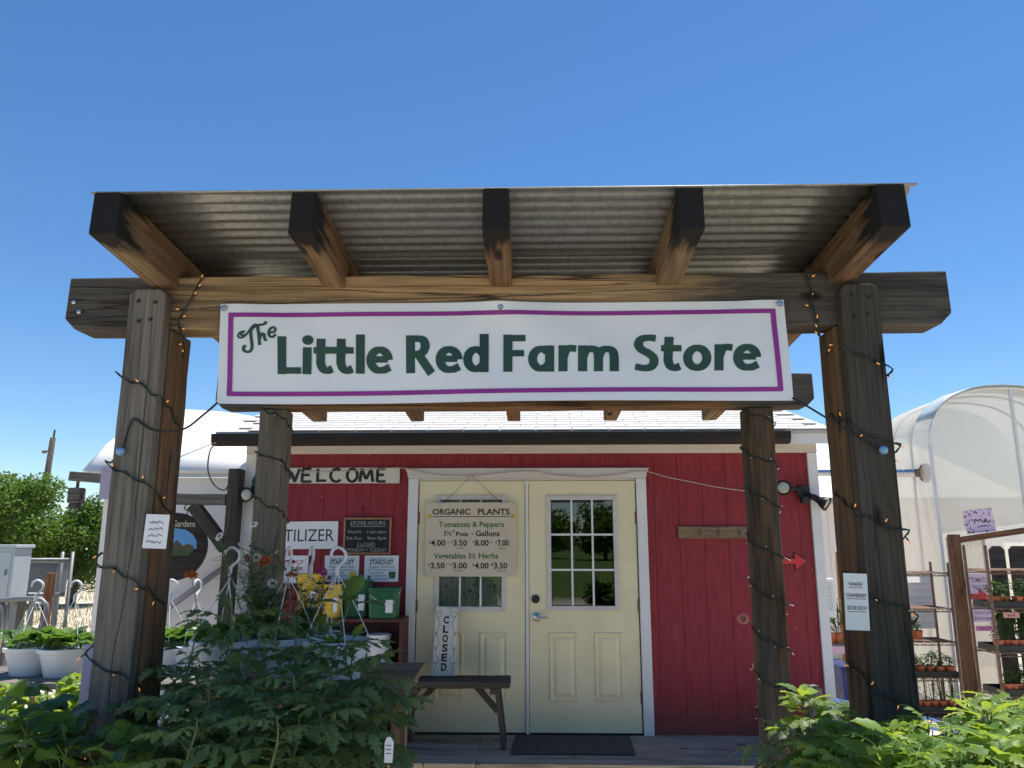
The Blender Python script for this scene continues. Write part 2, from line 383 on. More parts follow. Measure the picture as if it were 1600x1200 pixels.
MAT['bamboo'] = simple('bamboo_stake', (.38, .30, .15), .55, var=.2, scale=12)
MAT['mat'] = simple('charcoal_doormat', (.060, .055, .050), .95, var=.4, scale=60, bmp=.8)
MAT['lamp'] = simple('reflector_lens', (.42, .42, .36), .12, var=.12, scale=14)
MAT['glass'] = glass('window_glass')
MAT['poly'] = polycarb('twin_wall_polycarbonate')
MAT['polyroof'] = polycarb('clear_ribbed_roofing', .42)
MAT['dark'] = simple('dark_interior', (.02, .019, .018), .9, var=.2)
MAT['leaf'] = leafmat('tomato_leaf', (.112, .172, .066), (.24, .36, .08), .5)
MAT['leafbright'] = leafmat('pepper_sunlit_leaf', (.13, .23, .045), (.40, .52, .05), .45, .45)  # pepper green; also sunlight put into the colour of tomato and strawberry leaves
MAT['leafberry'] = leafmat('strawberry_leaf', (.065, .14, .030), (.20, .36, .05), .4)
MAT['leafcosmos'] = leafmat('feathery_leaf', (.05, .11, .03), (.14, .26, .05))
MAT['leaftree'] = leafmat('tree_leaf', (.062, .125, .022), (.20, .34, .04), .5, .36)
MAT['herb'] = leafmat('herb_leaf', (.05, .11, .035), (.14, .26, .05))
MAT['petalw'] = leafmat('white_petal', (.72, .70, .68), (.7, .68, .66), .6)
MAT['petalm'] = leafmat('magenta_petal', (.30, .03, .16), (.4, .05, .22), .6)
MAT['petalo'] = leafmat('orange_petal', (.62, .13, .03), (.7, .16, .03), .6)
MAT['seed'] = simple('flower_centre', (.35, .2, .02), .9, var=.4, scale=40)
MAT['straw'] = leafmat('dry_grass', (.36, .29, .12), (.4, .33, .12), .7)
MAT['slantpipe'] = simple('grey_plastic_pipe', (.38, .35, .40), .5, var=.06)  # even grey plastic, the pipe's own colour

def galvanised():
    m, nt, b = newmat('galvanised_corrugated'); v = coords(nt, (1,1,1))
    vo = nd(nt, 'ShaderNodeTexVoronoi'); nt.links.new(v, vo.inputs['Vector']); vo.inputs['Scale'].default_value = 70
    c = ramp(nt, vo.outputs['Color'], [(.0, (.22, .225, .21)), (1., (.32, .325, .305))])
    n2 = noise(nt, v, 2.2, 7, .65)
    c = mix(nt, ramp(nt, n2, [(.52, 0.), (.8, .6)]), c, (.15, .14, .12))
    nt.links.new(c, b.inputs['Base Color']); b.inputs['Metallic'].default_value = .85
    nt.links.new(ramp(nt, n2, [(.3, .38), (.75, .48)]), b.inputs['Roughness'])
    return m
MAT['galv'] = galvanised()

def ground_mat():
    m, nt, b = newmat('dirt_and_dry_grass'); v = coords(nt, (1,1,1), False)
    n1 = noise(nt, v, .16, 6, .6); n2 = noise(nt, v, 2.2, 8, .65); n3 = noise(nt, v, 30, 5)
    dirt = mix(nt, n2, (.45, .39, .31), (.57, .51, .42))
    grass = mix(nt, n2, (.10, .14, .035), (.28, .24, .09))
    tc = nd(nt, 'ShaderNodeTexCoord'); sp = nd(nt, 'ShaderNodeSeparateXYZ'); nt.links.new(tc.outputs['Object'], sp.inputs[0])
    lawn = nd(nt, 'ShaderNodeMapRange'); nt.links.new(sp.outputs[1], lawn.inputs[0]); lawn.inputs[1].default_value = -9; lawn.inputs[2].default_value = -12
    c = mix(nt, ramp(nt, n1, [(.55, 0.), (.7, .85)]), dirt, grass)
    c = mix(nt, lawn.outputs[0], c, mix(nt, n2, (.05, .10, .02), (.11, .16, .04)))
    nt.links.new(c, b.inputs['Base Color']); b.inputs['Roughness'].default_value = .95; b.inputs['Specular IOR Level'].default_value = .15
    bump(nt, b, n3, .6, .02)
    return m
MAT['ground'] = ground_mat()

# ------------------------------------------------------------------ lettering
_tc = {}
def text_mesh(s, bold=0.0, spacing=1.0):
    k = (s, bold, spacing)
    if k in _tc: return _tc[k]
    cu = bpy.data.curves.new('lettering', 'FONT'); cu.body = s; cu.size = 1.0; cu.offset = bold; cu.space_character = spacing
    cu.resolution_u = 3; cu.align_x = 'CENTER'
    ob = bpy.data.objects.new('lettering', cu); COL.objects.link(ob)
    me = bpy.data.meshes.new_from_object(ob.evaluated_get(bpy.context.evaluated_depsgraph_get()))
    bpy.data.objects.remove(ob)
    _tc[k] = me; return me
def text(parent, s, cx, y, z, caph, mat, width=None, bold=0.0, M=None, spacing=1.0, name='lettering'):
    """flat printed line facing -Y, centred on cx, baseline z, capital height caph; M: extra world transform"""
    src = text_mesh(s, bold, spacing); me = src.copy(); me.name = name
    vs = [v.co for v in me.vertices]
    x0 = min(v.x for v in vs); x1 = max(v.x for v in vs)
    sc = caph / .72; sx = sc if width is None else width / (x1 - x0)
    cxm = (x0 + x1) / 2
    for v in me.vertices: v.co = Vector(((v.co.x - cxm)*sx, v.co.y*sc, 0))
    me.materials.clear(); me.materials.append(mat)
    ob = bpy.data.objects.new(name, me)
    T = Matrix(((1,0,0,cx),(0,0,-1,y),(0,1,0,z),(0,0,0,1)))
    link(ob, parent, (M @ T) if M is not None else T)
    return ob
def smooth_path(pts, n=6):
    if len(pts) < 3: return [Vector(p) for p in pts]
    P = [Vector(p) for p in pts]; P = [2*P[0]-P[1]] + P + [2*P[-1]-P[-2]]; out = []
    for i in range(1, len(P)-2):
        a, b, c, d = P[i-1:i+3]
        for k in range(n):
            t = k/n
            out.append(.5*((2*b) + (c-a)*t + (2*a-5*b+4*c-d)*t*t + (3*b-a-3*c+d)*t**3))
    out.append(P[-2]); return out
def stroke(mb, pts, ws, wb, fn, sm=True, layer=0, n=6, taper=0):
    """pen stroke through 2-D pts; ws = width of uprights, wb = width of level strokes; fn maps (u, v, layer) to 3-D"""
    P = smooth_path(pts, n) if sm else [Vector(p) for p in pts]
    vs = []
    for i, p in enumerate(P):
        d = P[min(i+1, len(P)-1)] - P[max(i-1, 0)]; d = d.normalized()
        w = wb + (ws - wb) * abs(d.y)
        if taper: w *= 1 - taper*abs(2*i/(len(P)-1) - 1)**2
        nn = Vector((-d.y, d.x)) * w/2
        vs += [fn(p.x + nn.x, p.y + nn.y, layer), fn(p.x - nn.x, p.y - nn.y, layer)]
    mb.add(vs, [(2*i, 2*i+1, 2*i+3, 2*i+2) for i in range(len(P)-1)])
def ell(cx, cy, rx, ry, a0, a1, n=14):
    return [(cx + rx*math.cos(R(a0 + (a1-a0)*i/n)), cy + ry*math.sin(R(a0 + (a1-a0)*i/n))) for i in range(n+1)]
# bold humanist glyphs, capital height 1; (points, smooth)
GL = {
 'L': [([(.13,1),(.12,0)],0), ([(.13,.095),(.64,.095)],0)],
 'i': [([(.14,.71),(.12,0)],0), ('dot',.16,.90,.14)],
 't': [([(.27,.93),(.25,.45),(.25,.28),(.31,.14),(.43,.09),(.56,.14)],1), ([(.06,.62),(.60,.62)],0)],
 'l': [([(.14,1.03),(.12,0)],0)],
 'e': [([(.14,.37),(.58,.37)],0), (ell(.36,.35,.24,.27,0,262,20) + [(.40,.082),(.50,.095),(.635,.165)],0)],
 'R': [([(.13,1),(.13,0)],0), ([(.13,.91),(.33,.91),(.47,.87),(.53,.72),(.47,.56),(.33,.50),(.13,.50)],1), ([(.34,.50),(.70,-.02)],0)],
 'd': [(ell(.35,.35,.22,.262,40,320,20),0), ([(.57,1.03),(.57,0)],0), ([(.50,.60),(.57,.52)],0), ([(.50,.10),(.57,.18)],0)],
 'F': [([(.13,1),(.13,0)],0), ([(.13,.905),(.64,.905)],0), ([(.13,.50),(.60,.50)],0)],
 'a': [(ell(.36,.35,.23,.262,50,320,20),0), ([(.585,.70),(.585,0)],0), ([(.48,.60),(.64,.62)],0), ([(.50,.10),(.58,.18)],0)],
 'r': [([(.13,.70),(.13,0)],0), ([(.14,.40),(.20,.55),(.31,.62),(.48,.605)],1)],
 'm': [([(.13,.70),(.13,0)],0), ([(.14,.40),(.22,.56),(.36,.61),(.50,.56),(.55,.40),(.55,.0)],1), ([(.56,.40),(.64,.56),(.78,.61),(.92,.56),(.97,.40),(.97,.0)],1)],
 'S': [([(.62,.90),(.44,.92),(.24,.88),(.16,.74),(.24,.60),(.44,.48),(.57,.34),(.53,.16),(.36,.085),(.07,.12)],1)],
 'o': [(ell(.38,.35,.25,.265,0,372,27),0)],
 'W': [([(.0,1),(.22,0)],0), ([(.22,0),(.42,.8)],0), ([(.42,.8),(.64,0)],0), ([(.64,0),(.88,1)],0)],
 'E': [([(.1,1),(.08,0)],0), ([(.08,.98),(.58,1)],0), ([(.09,.52),(.5,.53)],0), ([(.08,.02),(.62,.03)],0)],
 'C': [(ell(.42,.5,.36,.48,50,318,18),0)],
 'O': [(ell(.45,.5,.38,.48,0,360,22),0)],
 'M': [([(.02,0),(.12,1)],0), ([(.12,1),(.42,.2)],0), ([(.42,.2),(.74,1)],0), ([(.74,1),(.86,0)],0)],
}
def glyph(mb, ch, ox, oy, h, ws, wb, fn, lay, wid=1.0):
    for k, g in enumerate(GL[ch]):
        l = lay + k
        if g[0] == 'dot':
            _, cx, cy, r = g; n = 16
            mb.add([fn(ox + (cx + r*1.1*math.cos(2*math.pi*i/n))*h, oy + (cy + r*.92*math.sin(2*math.pi*i/n))*h, l) for i in range(n)], [tuple(range(n))])
        else:
            stroke(mb, [(ox + a*h*wid, oy + b*h) for a, b in g[0]], ws*h, wb*h, fn, bool(g[1]), l)

def sheet(name, parent, x0, x1, y, z0, z1, mat, th=.002, M=None):
    mb = MB(); mb.box(x0, x1, y, y+th, z0, z1); ob = mb.build(name, mat, parent)
    return ob
def scribble(parent, x0, x1, y, z, h, mat, M=None, seed=0):
    rr = random.Random(seed); m = MB(); x = x0; pts = []
    while x < x1: pts.append((x, z + rr.choice((0, .5, 1))*h*rr.uniform(.7, 1))); x += h*rr.uniform(.25, .5)
    stroke(m, pts, h*.28, h*.24, lambda u, v, l: (M @ Vector((u, y, v))) if M is not None else Vector((u, y, v)), True, 0, 3)
    return m.build('small_print', mat, parent)
def notice(name, label, cat, p, w, h, mat, lines, group=None, tilt=0, th=.0015, boardname='sheet'):
    """flat sign facing the camera side; p = top-left corner; lines: (text, centre fraction, baseline fraction from top, cap height, material, width or None, bold)"""
    t = thing(name, label, cat, (p.x + w/2, p.y, p.z - h), group)
    M = Matrix.Translation(Vector((p.x + w/2, p.y, p.z - h/2))) @ Matrix.Rotation(tilt, 4, 'Y') @ Matrix.Translation(-Vector((p.x + w/2, p.y, p.z - h/2)))
    mb = MB(); nx, nz = 6, 6
    mb.box(p.x, p.x+w, p.y, p.y+th, p.z-h, p.z); mb.v = [M @ v for v in mb.v]
    mb.build(boardname, mat, t)
    for L in lines:
        s, fx, fz, ch, mt = L[:5]; wd = L[5] if len(L) > 5 else None; bd = L[6] if len(L) > 6 else 0
        text(t, s, p.x + fx*w, p.y - .0012, p.z - fz*h, ch, mt, wd, bd, M)
    return t, M

# ------------------------------------------------------------------ setting: ground, mountain, porch
GZ = -.16
def build_ground():
    mb = MB(); xs = [-4000,-900,-250,-90,-40]+[i*2.0-20 for i in range(21)]+[40,90,250,900,4000]
    ys = [-3000,-600,-200,-90,-40]+[i*2.0-20 for i in range(28)]+[60,110,260,900,5000]
    vs = []
    for y in ys:
        for x in xs:
            near = abs(x) < 30 and -20 < y < 40
            z = GZ + (.03*mnoise.noise(Vector((x*.3, y*.3, 0))) if near else 0)
            if abs(x) < 3.4 and 0 < y < 8: z = GZ
            vs.append((x, y, z))
    n = len(xs)
    mb.add(vs, [(j*n+i, j*n+i+1, (j+1)*n+i+1, (j+1)*n+i) for j in range(len(ys)-1) for i in range(n-1)])
    tag(mb.build('ground', MAT['ground'], smooth=True, local=True), kind='structure')
    mb = MB(); pts = []
    n = 60
    for j in range(7):
        for i in range(n+1):
            x = -2600 + 5200*i/n; t = j/6
            hgt = (130 + 90*mnoise.fractal(Vector((x*.0016, 3.1, 0)), 1, 2, 5)) * math.sin(min(1, t*1.0)*math.pi/2)
            hgt += 25*mnoise.fractal(Vector((x*.006, t*4, 1)), 1, 2, 4)*t
            pts.append((x, 1900 + t*900, GZ - 5 + max(0, hgt)*(1 if t > 0 else 0)))
    mb.add(pts, [(j*(n+1)+i, j*(n+1)+i+1, (j+1)*(n+1)+i+1, (j+1)*(n+1)+i) for j in range(6) for i in range(n)])
    hm = simple('far_hillside', (.16, .18, .19), .95, var=.35, scale=.02)
    tag(mb.build('hillside', hm, smooth=True), kind='structure')
build_ground()

def build_deck():
    x0, x1 = -2.55, 2.9; y = 5.80
    mb = MB(); mb.box(x0+.02, x1-.02, 5.83, 6.64, GZ, -.045)
    base = mb.build('porch_deck', MAT['bench']); tag(base, kind='structure')
    k = 0
    while y < 6.62:
        w = .138
        segs = [(x0, -.4+.7*(k % 2)), (-.4+.7*(k % 2)+.004, x1)]
        for a, b_ in segs:
            lumber('plank', (a, y+w/2, -.02), (b_, y+w/2, -.02), w, .038, MAT['deck'], base, jitter=.0012, bevel=.003, seed=k)
        y += w + .006; k += 1
build_deck()

# ------------------------------------------------------------------ pergola
FX0, FX1 = -1.47, 1.24           # post centre lines
def build_pergola():
    t = thing('pergola', 'weathered timber entrance pergola with corrugated metal roof and four posts', 'pergola', (-.11, 3.6, GZ))
    # front posts: body under the beam and a tongue running up the face of the beam
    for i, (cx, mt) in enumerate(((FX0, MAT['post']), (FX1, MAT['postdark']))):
        body = lumber('post', (cx, 2.935, GZ), (cx, 2.935, 2.327), .168, .165, MAT['postside'] if i == 0 else MAT['postside'], t, up=(0,-1,0), jitter=.002, bevel=.008, nseg=16, seed=i+3)
        # tongue with clipped upper corners
        mb = MB(); w = .071; z1 = 2.475; c = .022
        out = [(-w, 0), (w, 0)]; n = 16
        rr = random.Random(40+i)
        H = z1 - GZ
        right = [(w + rr.uniform(-.0015, .0015), H*k/n*.985) for k in range(1, n)]
        left = [(-w + rr.uniform(-.0015, .0015), H*k/n*.985) for k in range(n-1, 0, -1)]
        out = [(-w, 0), (w, 0)] + right + [(w, H-c), (w-c*.5, H-c*.35), (w-c*1.2, H), (-w+c*1.2, H), (-w+c*.5, H-c*.35), (-w, H-c)] + left
        # local X = up (grain), local Y = across
        vs = [(z, -x, -.028) for x, z in out] + [(z, -x, .028) for x, z in out]; m = len(out)
        mb.add(vs, [tuple(range(m)), tuple(range(2*m-1, m-1, -1))] + [(a, m+a, m+(a+1)%m, (a+1)%m) for a in range(m)])
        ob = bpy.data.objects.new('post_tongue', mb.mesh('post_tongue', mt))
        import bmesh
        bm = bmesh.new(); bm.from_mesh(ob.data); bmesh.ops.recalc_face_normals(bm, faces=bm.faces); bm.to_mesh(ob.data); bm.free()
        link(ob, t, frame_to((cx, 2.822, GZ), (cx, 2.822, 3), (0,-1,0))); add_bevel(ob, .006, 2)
        for dx, z in ((-.032, 2.425), (.034, 2.42), (-.024, 2.345), (.022, 2.352)):
            s = MB(); s.lathe((cx+dx, 2.7935, z), [(.0075, 0), (.0075, .004), (.004, .006)], 8, Matrix.Rotation(R(90), 3, 'X'))
            s.build('screw', MAT['blackpaint'], t)
    # rear posts
    for i, cx in enumerate((FX0-.005, FX1+.05)):
        lumber('post', (cx, 4.38, GZ), (cx, 4.38, 2.265), .15, .15, MAT['post'] if i == 0 else MAT['post2'], t, up=(0,-1,0), jitter=.0025, bevel=.01, nseg=16, seed=i+9)
    # beams with clipped lower ends
    def beam(x0, x1, y, z0, z1, th, mt, seed):
        L = x1-x0; H = (z1-z0); rr = random.Random(seed); n = 26; c = .045
        out = [(c, -H/2)] + [(c + (L-2*c)*k/n, -H/2 + rr.uniform(-.002, .002)) for k in range(1, n)] + [(L-c, -H/2), (L, -H/2+c), (L-.003, H/2)]
        out += [(L*k/n, H/2 + rr.uniform(-.003, .003)) for k in range(n-1, 0, -1)] + [(.004, H/2), (0, -H/2+c)]
        mb = MB(); m = len(out)
        mb.add([(a, -th/2, b) for a, b in out] + [(a, th/2, b) for a, b in out], [tuple(range(m)), tuple(range(2*m-1, m-1, -1))] + [(a, m+a, m+(a+1)%m, (a+1)%m) for a in range(m)])
        ob = bpy.data.objects.new('beam', mb.mesh('beam', mt)); link(ob, t, Matrix.Translation((x0, y, (z0+z1)/2))); add_bevel(ob, .006, 2)
    beam(-1.82, 1.605, 2.92, 2.33, 2.542, .138, MAT['beam'], 1)
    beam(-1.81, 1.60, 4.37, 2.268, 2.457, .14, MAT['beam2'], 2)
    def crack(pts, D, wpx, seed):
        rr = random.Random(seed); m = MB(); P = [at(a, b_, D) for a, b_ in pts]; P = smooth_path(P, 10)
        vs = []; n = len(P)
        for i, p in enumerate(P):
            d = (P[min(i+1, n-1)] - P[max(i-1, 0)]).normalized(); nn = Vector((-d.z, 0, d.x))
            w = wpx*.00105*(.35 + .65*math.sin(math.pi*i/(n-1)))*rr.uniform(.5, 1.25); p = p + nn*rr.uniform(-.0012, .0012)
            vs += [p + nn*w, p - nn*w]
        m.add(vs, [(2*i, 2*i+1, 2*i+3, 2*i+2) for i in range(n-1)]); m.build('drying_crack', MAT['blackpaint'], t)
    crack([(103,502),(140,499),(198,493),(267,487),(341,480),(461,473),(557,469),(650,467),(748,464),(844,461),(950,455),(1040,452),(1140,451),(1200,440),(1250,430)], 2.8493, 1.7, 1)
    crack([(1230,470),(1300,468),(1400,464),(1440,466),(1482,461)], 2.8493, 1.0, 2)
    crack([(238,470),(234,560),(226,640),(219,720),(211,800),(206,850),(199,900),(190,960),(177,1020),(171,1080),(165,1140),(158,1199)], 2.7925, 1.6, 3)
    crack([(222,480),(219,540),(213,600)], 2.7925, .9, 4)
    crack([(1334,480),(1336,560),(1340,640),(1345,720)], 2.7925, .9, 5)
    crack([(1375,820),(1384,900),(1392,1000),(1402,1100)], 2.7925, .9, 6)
    slope = (2.317-2.527)/(5.14-2.40)
    RX = (-1.43, -.765, -.112, .536, 1.195)
    for i, x in enumerate(RX):
        lumber('rafter', (x, 2.388+.008*(i % 2), 2.527+.08), (x, 5.14, 2.317+.08), .095 if i in (0, 4) else .086, .160, MAT['rafter'], t, jitter=.0025, bevel=.006, nseg=14, seed=i+20)
    # corrugated sheets, ribs running across
    ztop = lambda y: 2.527+.08+.076 + .0005 + slope*(y-2.40)
    y0 = 2.392
    for k in range(3):
        ya, yb = y0 + k*.93, y0 + k*.93 + .99
        if k == 2: yb = 5.2
        n = int((yb-ya)/.0085); xs = [-1.49+.01*k, -.9, -.3, .3, .8, 1.285-.006*k]
        mb = MB(); vs = []
        for side in (0, 1):
            for j in range(n+1):
                y = ya + (yb-ya)*j/n
                z = ztop(y) + .0092*math.cos((y-y0)/.066*2*math.pi + 2.2) + (2-k)*.0022 + side*.0012
                for x in xs: vs.append((x, y, z))
        q = len(xs); off = (n+1)*q
        fs = [(j*q+i, (j+1)*q+i, (j+1)*q+i+1, j*q+i+1) for j in range(n) for i in range(q-1)]
        fs += [(off+j*q+i, off+j*q+i+1, off+(j+1)*q+i+1, off+(j+1)*q+i) for j in range(n) for i in range(q-1)]
        for j in range(n):
            fs += [(j*q, off+j*q, off+(j+1)*q, (j+1)*q), (j*q+q-1, (j+1)*q+q-1, off+(j+1)*q+q-1, off+j*q+q-1)]
        for i in range(q-1):
            fs += [(i, i+1, off+i+1, off+i), (n*q+i, off+n*q+i, off+n*q+i+1, n*q+i+1)]
        mb.add(vs, fs); mb.build('roof_sheet', MAT['galv'], t, smooth=True)
    for x, z, y in ((-1.785, 2.44, 2.846), (-1.76, 2.40, 2.846)):
        s = MB(); s.lathe((x, y, z), [(.009, 0), (.009, .005), (.004, .007)], 8, Matrix.Rotation(R(90), 3, 'X')); s.build('bolt', MAT['steel'], t)
    return t
build_pergola()

# ------------------------------------------------------------------ banner
def build_banner():
    t = thing('banner', 'long white vinyl banner with purple border and dark green lettering on the front beam', 'banner', (-.11, 2.83, 2.03))
    A, B, C_, D_ = at(345,475,2.83), at(1225,468,2.83), at(1240,625,2.83), at(337,630,2.83)
    def S(u, v, lay=0):
        """banner surface: u 0..1 left to right, v 0..1 bottom to top"""
        p = (D_*(1-u) + C_*u)*(1-v) + (A*(1-u) + B*u)*v
        y = 2.834 + .008*math.sin(u*9.0+v*2.0)*(1-v*.6) - .004*sum(math.exp(-(((u-a)*14 + (1-v)*b_)/.35)**2)*v for a, b_ in ((.02,-2.2),(.04,-4.5),(.49,3.2),(.5,-2.6),(.97,2.4),(.95,5.0))) + .005*math.sin(u*4.1+1.0-v*3.2) + .004*math.sin((u+v*.25)*23)*(.35+.65*v)*(1-v*.5)
        d = (u-.52); y -= .008*math.exp(-((d*4.0 - (1-v)*1.2 + .05)/.22)**2)*(v)
        z = p.z - .003*(1-v)*math.sin(u*math.pi*2.2) - .0035*math.sin(math.pi*((u*2) % 1.0))*v*v
        return Vector((p.x, y - .0012 - lay*.00022, z))
    mb = MB(); nu, nv = 90, 16; vs = []
    for s in (0, 1):
        for j in range(nv+1):
            for i in range(nu+1):
                q = S(i/nu, j/nv); vs.append(q + Vector((0, .0012*s + .0012, 0)))
    q = nu+1; off = q*(nv+1)
    fs = [(j*q+i, j*q+i+1, (j+1)*q+i+1, (j+1)*q+i) for j in range(nv) for i in range(nu)]
    fs += [(off+j*q+i, off+(j+1)*q+i, off+(j+1)*q+i+1, off+j*q+i+1) for j in range(nv) for i in range(nu)]
    mb.add(vs, fs); mb.build('vinyl_sheet', MAT['banner'], t, smooth=True)
    # photograph-plane to banner (u, v)
    def uv(px, py):
        u = (px-341)/(1232.-341); 
        for _ in range(4):
            xl = lambda v: 337 + 8*v; xr = lambda v: 1240 - 15*v
            yt = 475 - 7*u; yb = 630 - 5*u
            v = (yb - py)/(yb-yt); u = (px - xl(v))/(xr(v) - xl(v))
        return u, v
    f = lambda px, py, lay: S(*uv(px, -py), 4 + lay)
    mb = MB()
    cor = [(361.5,492.5),(1208.5,485.5),(1220,608),(357,615)]
    for k in range(4):
        a, b_ = cor[k], cor[(k+1) % 4]; n = 50 if k % 2 == 0 else 10
        pts = [(a[0]+(b_[0]-a[0])*i/n, -(a[1]+(b_[1]-a[1])*i/n)) for i in range(n+1)]
        d = Vector((b_[0]-a[0], -(b_[1]-a[1]))).normalized()*2.7
        pts[0] = (pts[0][0]-d.x, pts[0][1]-d.y); pts[-1] = (pts[-1][0]+d.x, pts[-1][1]+d.y)
        stroke(mb, pts, 8, 7, f, False, k)
    mb.build('printed_border', MAT['purple'], t)
    H = 58.5
    place = [('L',434,584,1),('i',473.5,584,1),('t',488,583.5,1),('t',520,583.5,1),('l',558,583,1),('e',575,583,1),
             ('R',637.5,583,.99),('e',684.5,583,1),('d',727,582.5,1),('F',790.5,582,.92),('a',828.5,582,1),('r',876,581.5,1),('m',906.5,581.5,1.0),
             ('S',992,581,1),('t',1033,580.5,1),('o',1070,580,1),('r',1118,579.5,1),('e',1147,579.5,1.03)]
    for k, (ch, x, y, wd) in enumerate(place):
        mb = MB(); glyph(mb, ch, x, -y, H, .242, .17, f, 0, wd)
        if k == 2: stroke(mb, [(500, -547.3), (545, -547)], 10.5, 10.5, f, False, 4)
        mb.build('letter', MAT['greenprint'], t)
    # curly "The": pixel coordinates from the photograph's banner print
    mb = MB(); g = lambda zx, zy: (340 + zx/5.333, -(470 + zy/5.333))
    T1 = [(235,275),(205,268),(180,285),(175,305),(200,312),(235,290),(235,270),(200,262),(180,285)]
    stroke(mb, [g(*p) for p in [(232,285),(205,292),(200,275),(228,258),(190,268),(172,298),(195,312),(235,292),(270,250),(300,212),(328,200),(325,212),(295,238),(270,250)]], 3.4, 3.0, f, True, 0)
    stroke(mb, [g(*p) for p in [(300,222),(282,260),(285,320),(290,375),(280,415),(250,428),(220,415),(220,385),(240,378)]], 5.2, 3.4, f, True, 1)
    stroke(mb, [g(*p) for p in [(408,172),(405,190),(380,200),(352,205),(342,225),(350,290),(355,372)]], 5.0, 3.2, f, True, 2)
    stroke(mb, [g(*p) for p in [(355,320),(372,282),(390,280),(398,310),(405,330),(418,325)]], 4.6, 3.2, f, True, 3)
    stroke(mb, [g(*p) for p in [(438,268),(480,258),(488,238),(472,222),(445,235),(432,265),(440,295),(465,304),(492,280)]], 4.2, 3.2, f, True, 4)
    mb.build('script_lettering', MAT['greenprint'], t)
    for px, py in ((349.5,481),(782,479),(1219,474)):
        c = at(px, py, 2.822); s = MB()
        s.lathe(c, [(.0115, -.004), (.0115, .001), (.010, .003), (.0045, .003), (.0045, .006), (.003, .0075)], 16, Matrix.Rotation(R(90), 3, 'X'))
        s.build('washer', MAT['steel'], t, smooth=False)
    return S
BS = build_banner()

def bungee(label, p0, mids, p1):
    t = thing('bungee_cord', label, 'cord', (p1.x, p1.y, p1.z-.02), 'cords tying the banner corners to the front posts')
    pts = smooth_path([p0] + mids + [p1], 8)
    m = MB(); m.tube(pts, .0042, 6); m.build('elastic', MAT['cord'], t, smooth=True)
    m = MB(); m.lathe(p1 - Vector((0,.012,.015)), [(.003,0),(.010,.003),(.0145,.010),(.0155,.016),(.0145,.022),(.010,.028),(.003,.031)], 14)
    m.build('ball', MAT['blueball'], t, smooth=True)
bungee('thin black cord sagging from the banner to a blue ball on the left post', at(340,629,2.81), [at(318,648,2.80), at(285,671,2.80), at(240,672,2.79), at(211,655,2.785), at(203,665,2.785), at(195,690,2.785)], at(191,706,2.785))
bungee('taut black cord running from the banner to a blue ball on the right post', at(1238,622,2.81), [at(1250,628,2.80), at(1300,658,2.795)], at(1378,704,2.785))

# ------------------------------------------------------------------ mini light strings wound round the posts
def post_lights(label, cx, cy, hw, hd, zlist, lit, seed):
    t = thing('string_light', label, 'string lights', (cx, cy, min(zlist)))
    rr = random.Random(seed); pts = []; side = 0
    g = .006
    cor = [(-hw-g, -hd-g), (hw+g, -hd-g), (hw+g, hd+g), (-hw-g, hd+g)]
    z = zlist[0]
    turns = len(zlist)-1
    for k in range(turns):
        za, zb = zlist[k], zlist[k+1]
        for c in range(4):
            a, b_ = cor[c], cor[(c+1) % 4]
            for i in range(5):
                s = (c + i/5)/4
                x = a[0] + (b_[0]-a[0])*i/5; y = a[1] + (b_[1]-a[1])*i/5
                o = rr.uniform(0, .004)
                pts.append(Vector((cx + x*(1+o), cy + y*(1+o), za + (zb-za)*s + rr.uniform(-.012, .012))))
    P = smooth_path(pts, 2)
    m = MB(); m.tube(P, .0028, 5)
    P2 = [p + Vector((rr.uniform(-.002,.002), rr.uniform(-.004,0), .005*math.sin(i*1.3))) for i, p in enumerate(P)]
    m.tube(P2, .0022, 4); m.build('wire', MAT['wire'], t)
    ctr = Vector((cx, cy, 0)); base = None
    acc = 0
    for i in range(1, len(P)):
        acc += (P[i]-P[i-1]).length
        if acc > .115:
            acc = 0; p = P[i]
            if p.y > cy + hd*.3 and rr.random() < .8: continue
            o = Vector((p.x-cx, p.y-cy, 0)).normalized()
            d = (o*.55 + Vector((rr.uniform(-.9,.9), rr.uniform(-.5,.1), rr.uniform(-.9,.9)))).normalized()
            Mx = frame_to(p, p+d)
            if base is None:
                s = MB(); s.lathe((0,0,0), [(.0026,0),(.0030,.012),(.0026,.018)], 6, Matrix.Rotation(R(90),3,'Y')); socket = s.mesh('socket', MAT['wire'])
                s = MB(); s.lathe((0,0,0), [(.0016,.017),(.0024,.021),(.0022,.026),(.0005,.033)], 6, Matrix.Rotation(R(90),3,'Y')); bl = s.mesh('bulb', lit, True); base = 1
            so = bpy.data.objects.new('socket', socket); link(so, t, Mx)
            bo = bpy.data.objects.new('bulb', bl); link(bo, so, Mx)
    return t
post_lights('green wire of lit mini bulbs wound round the front left post', FX0, 2.877, .084, .084, [2.14, 1.80, 1.45, 1.13, .80, .55], MAT['bulb'], 1)
post_lights('green wire of lit mini bulbs wound round the front right post', FX1, 2.877, .084, .084, [2.22, 1.93, 1.62, 1.35, 1.02, .8, .6], MAT['bulb'], 2)
post_lights('green wire of mini bulbs wound round the rear left post', FX0-.005, 4.38, .076, .076, [2.27, 2.02, 1.76, 1.50, 1.25, 1.0], MAT['clearbulb'], 3)
post_lights('green wire of unlit mini bulbs wound round the rear right post', FX1+.05, 4.38, .076, .076, [2.24, 2.0, 1.78, 1.5, 1.26, 1.02, .8, .6], MAT['clearbulb'], 4)
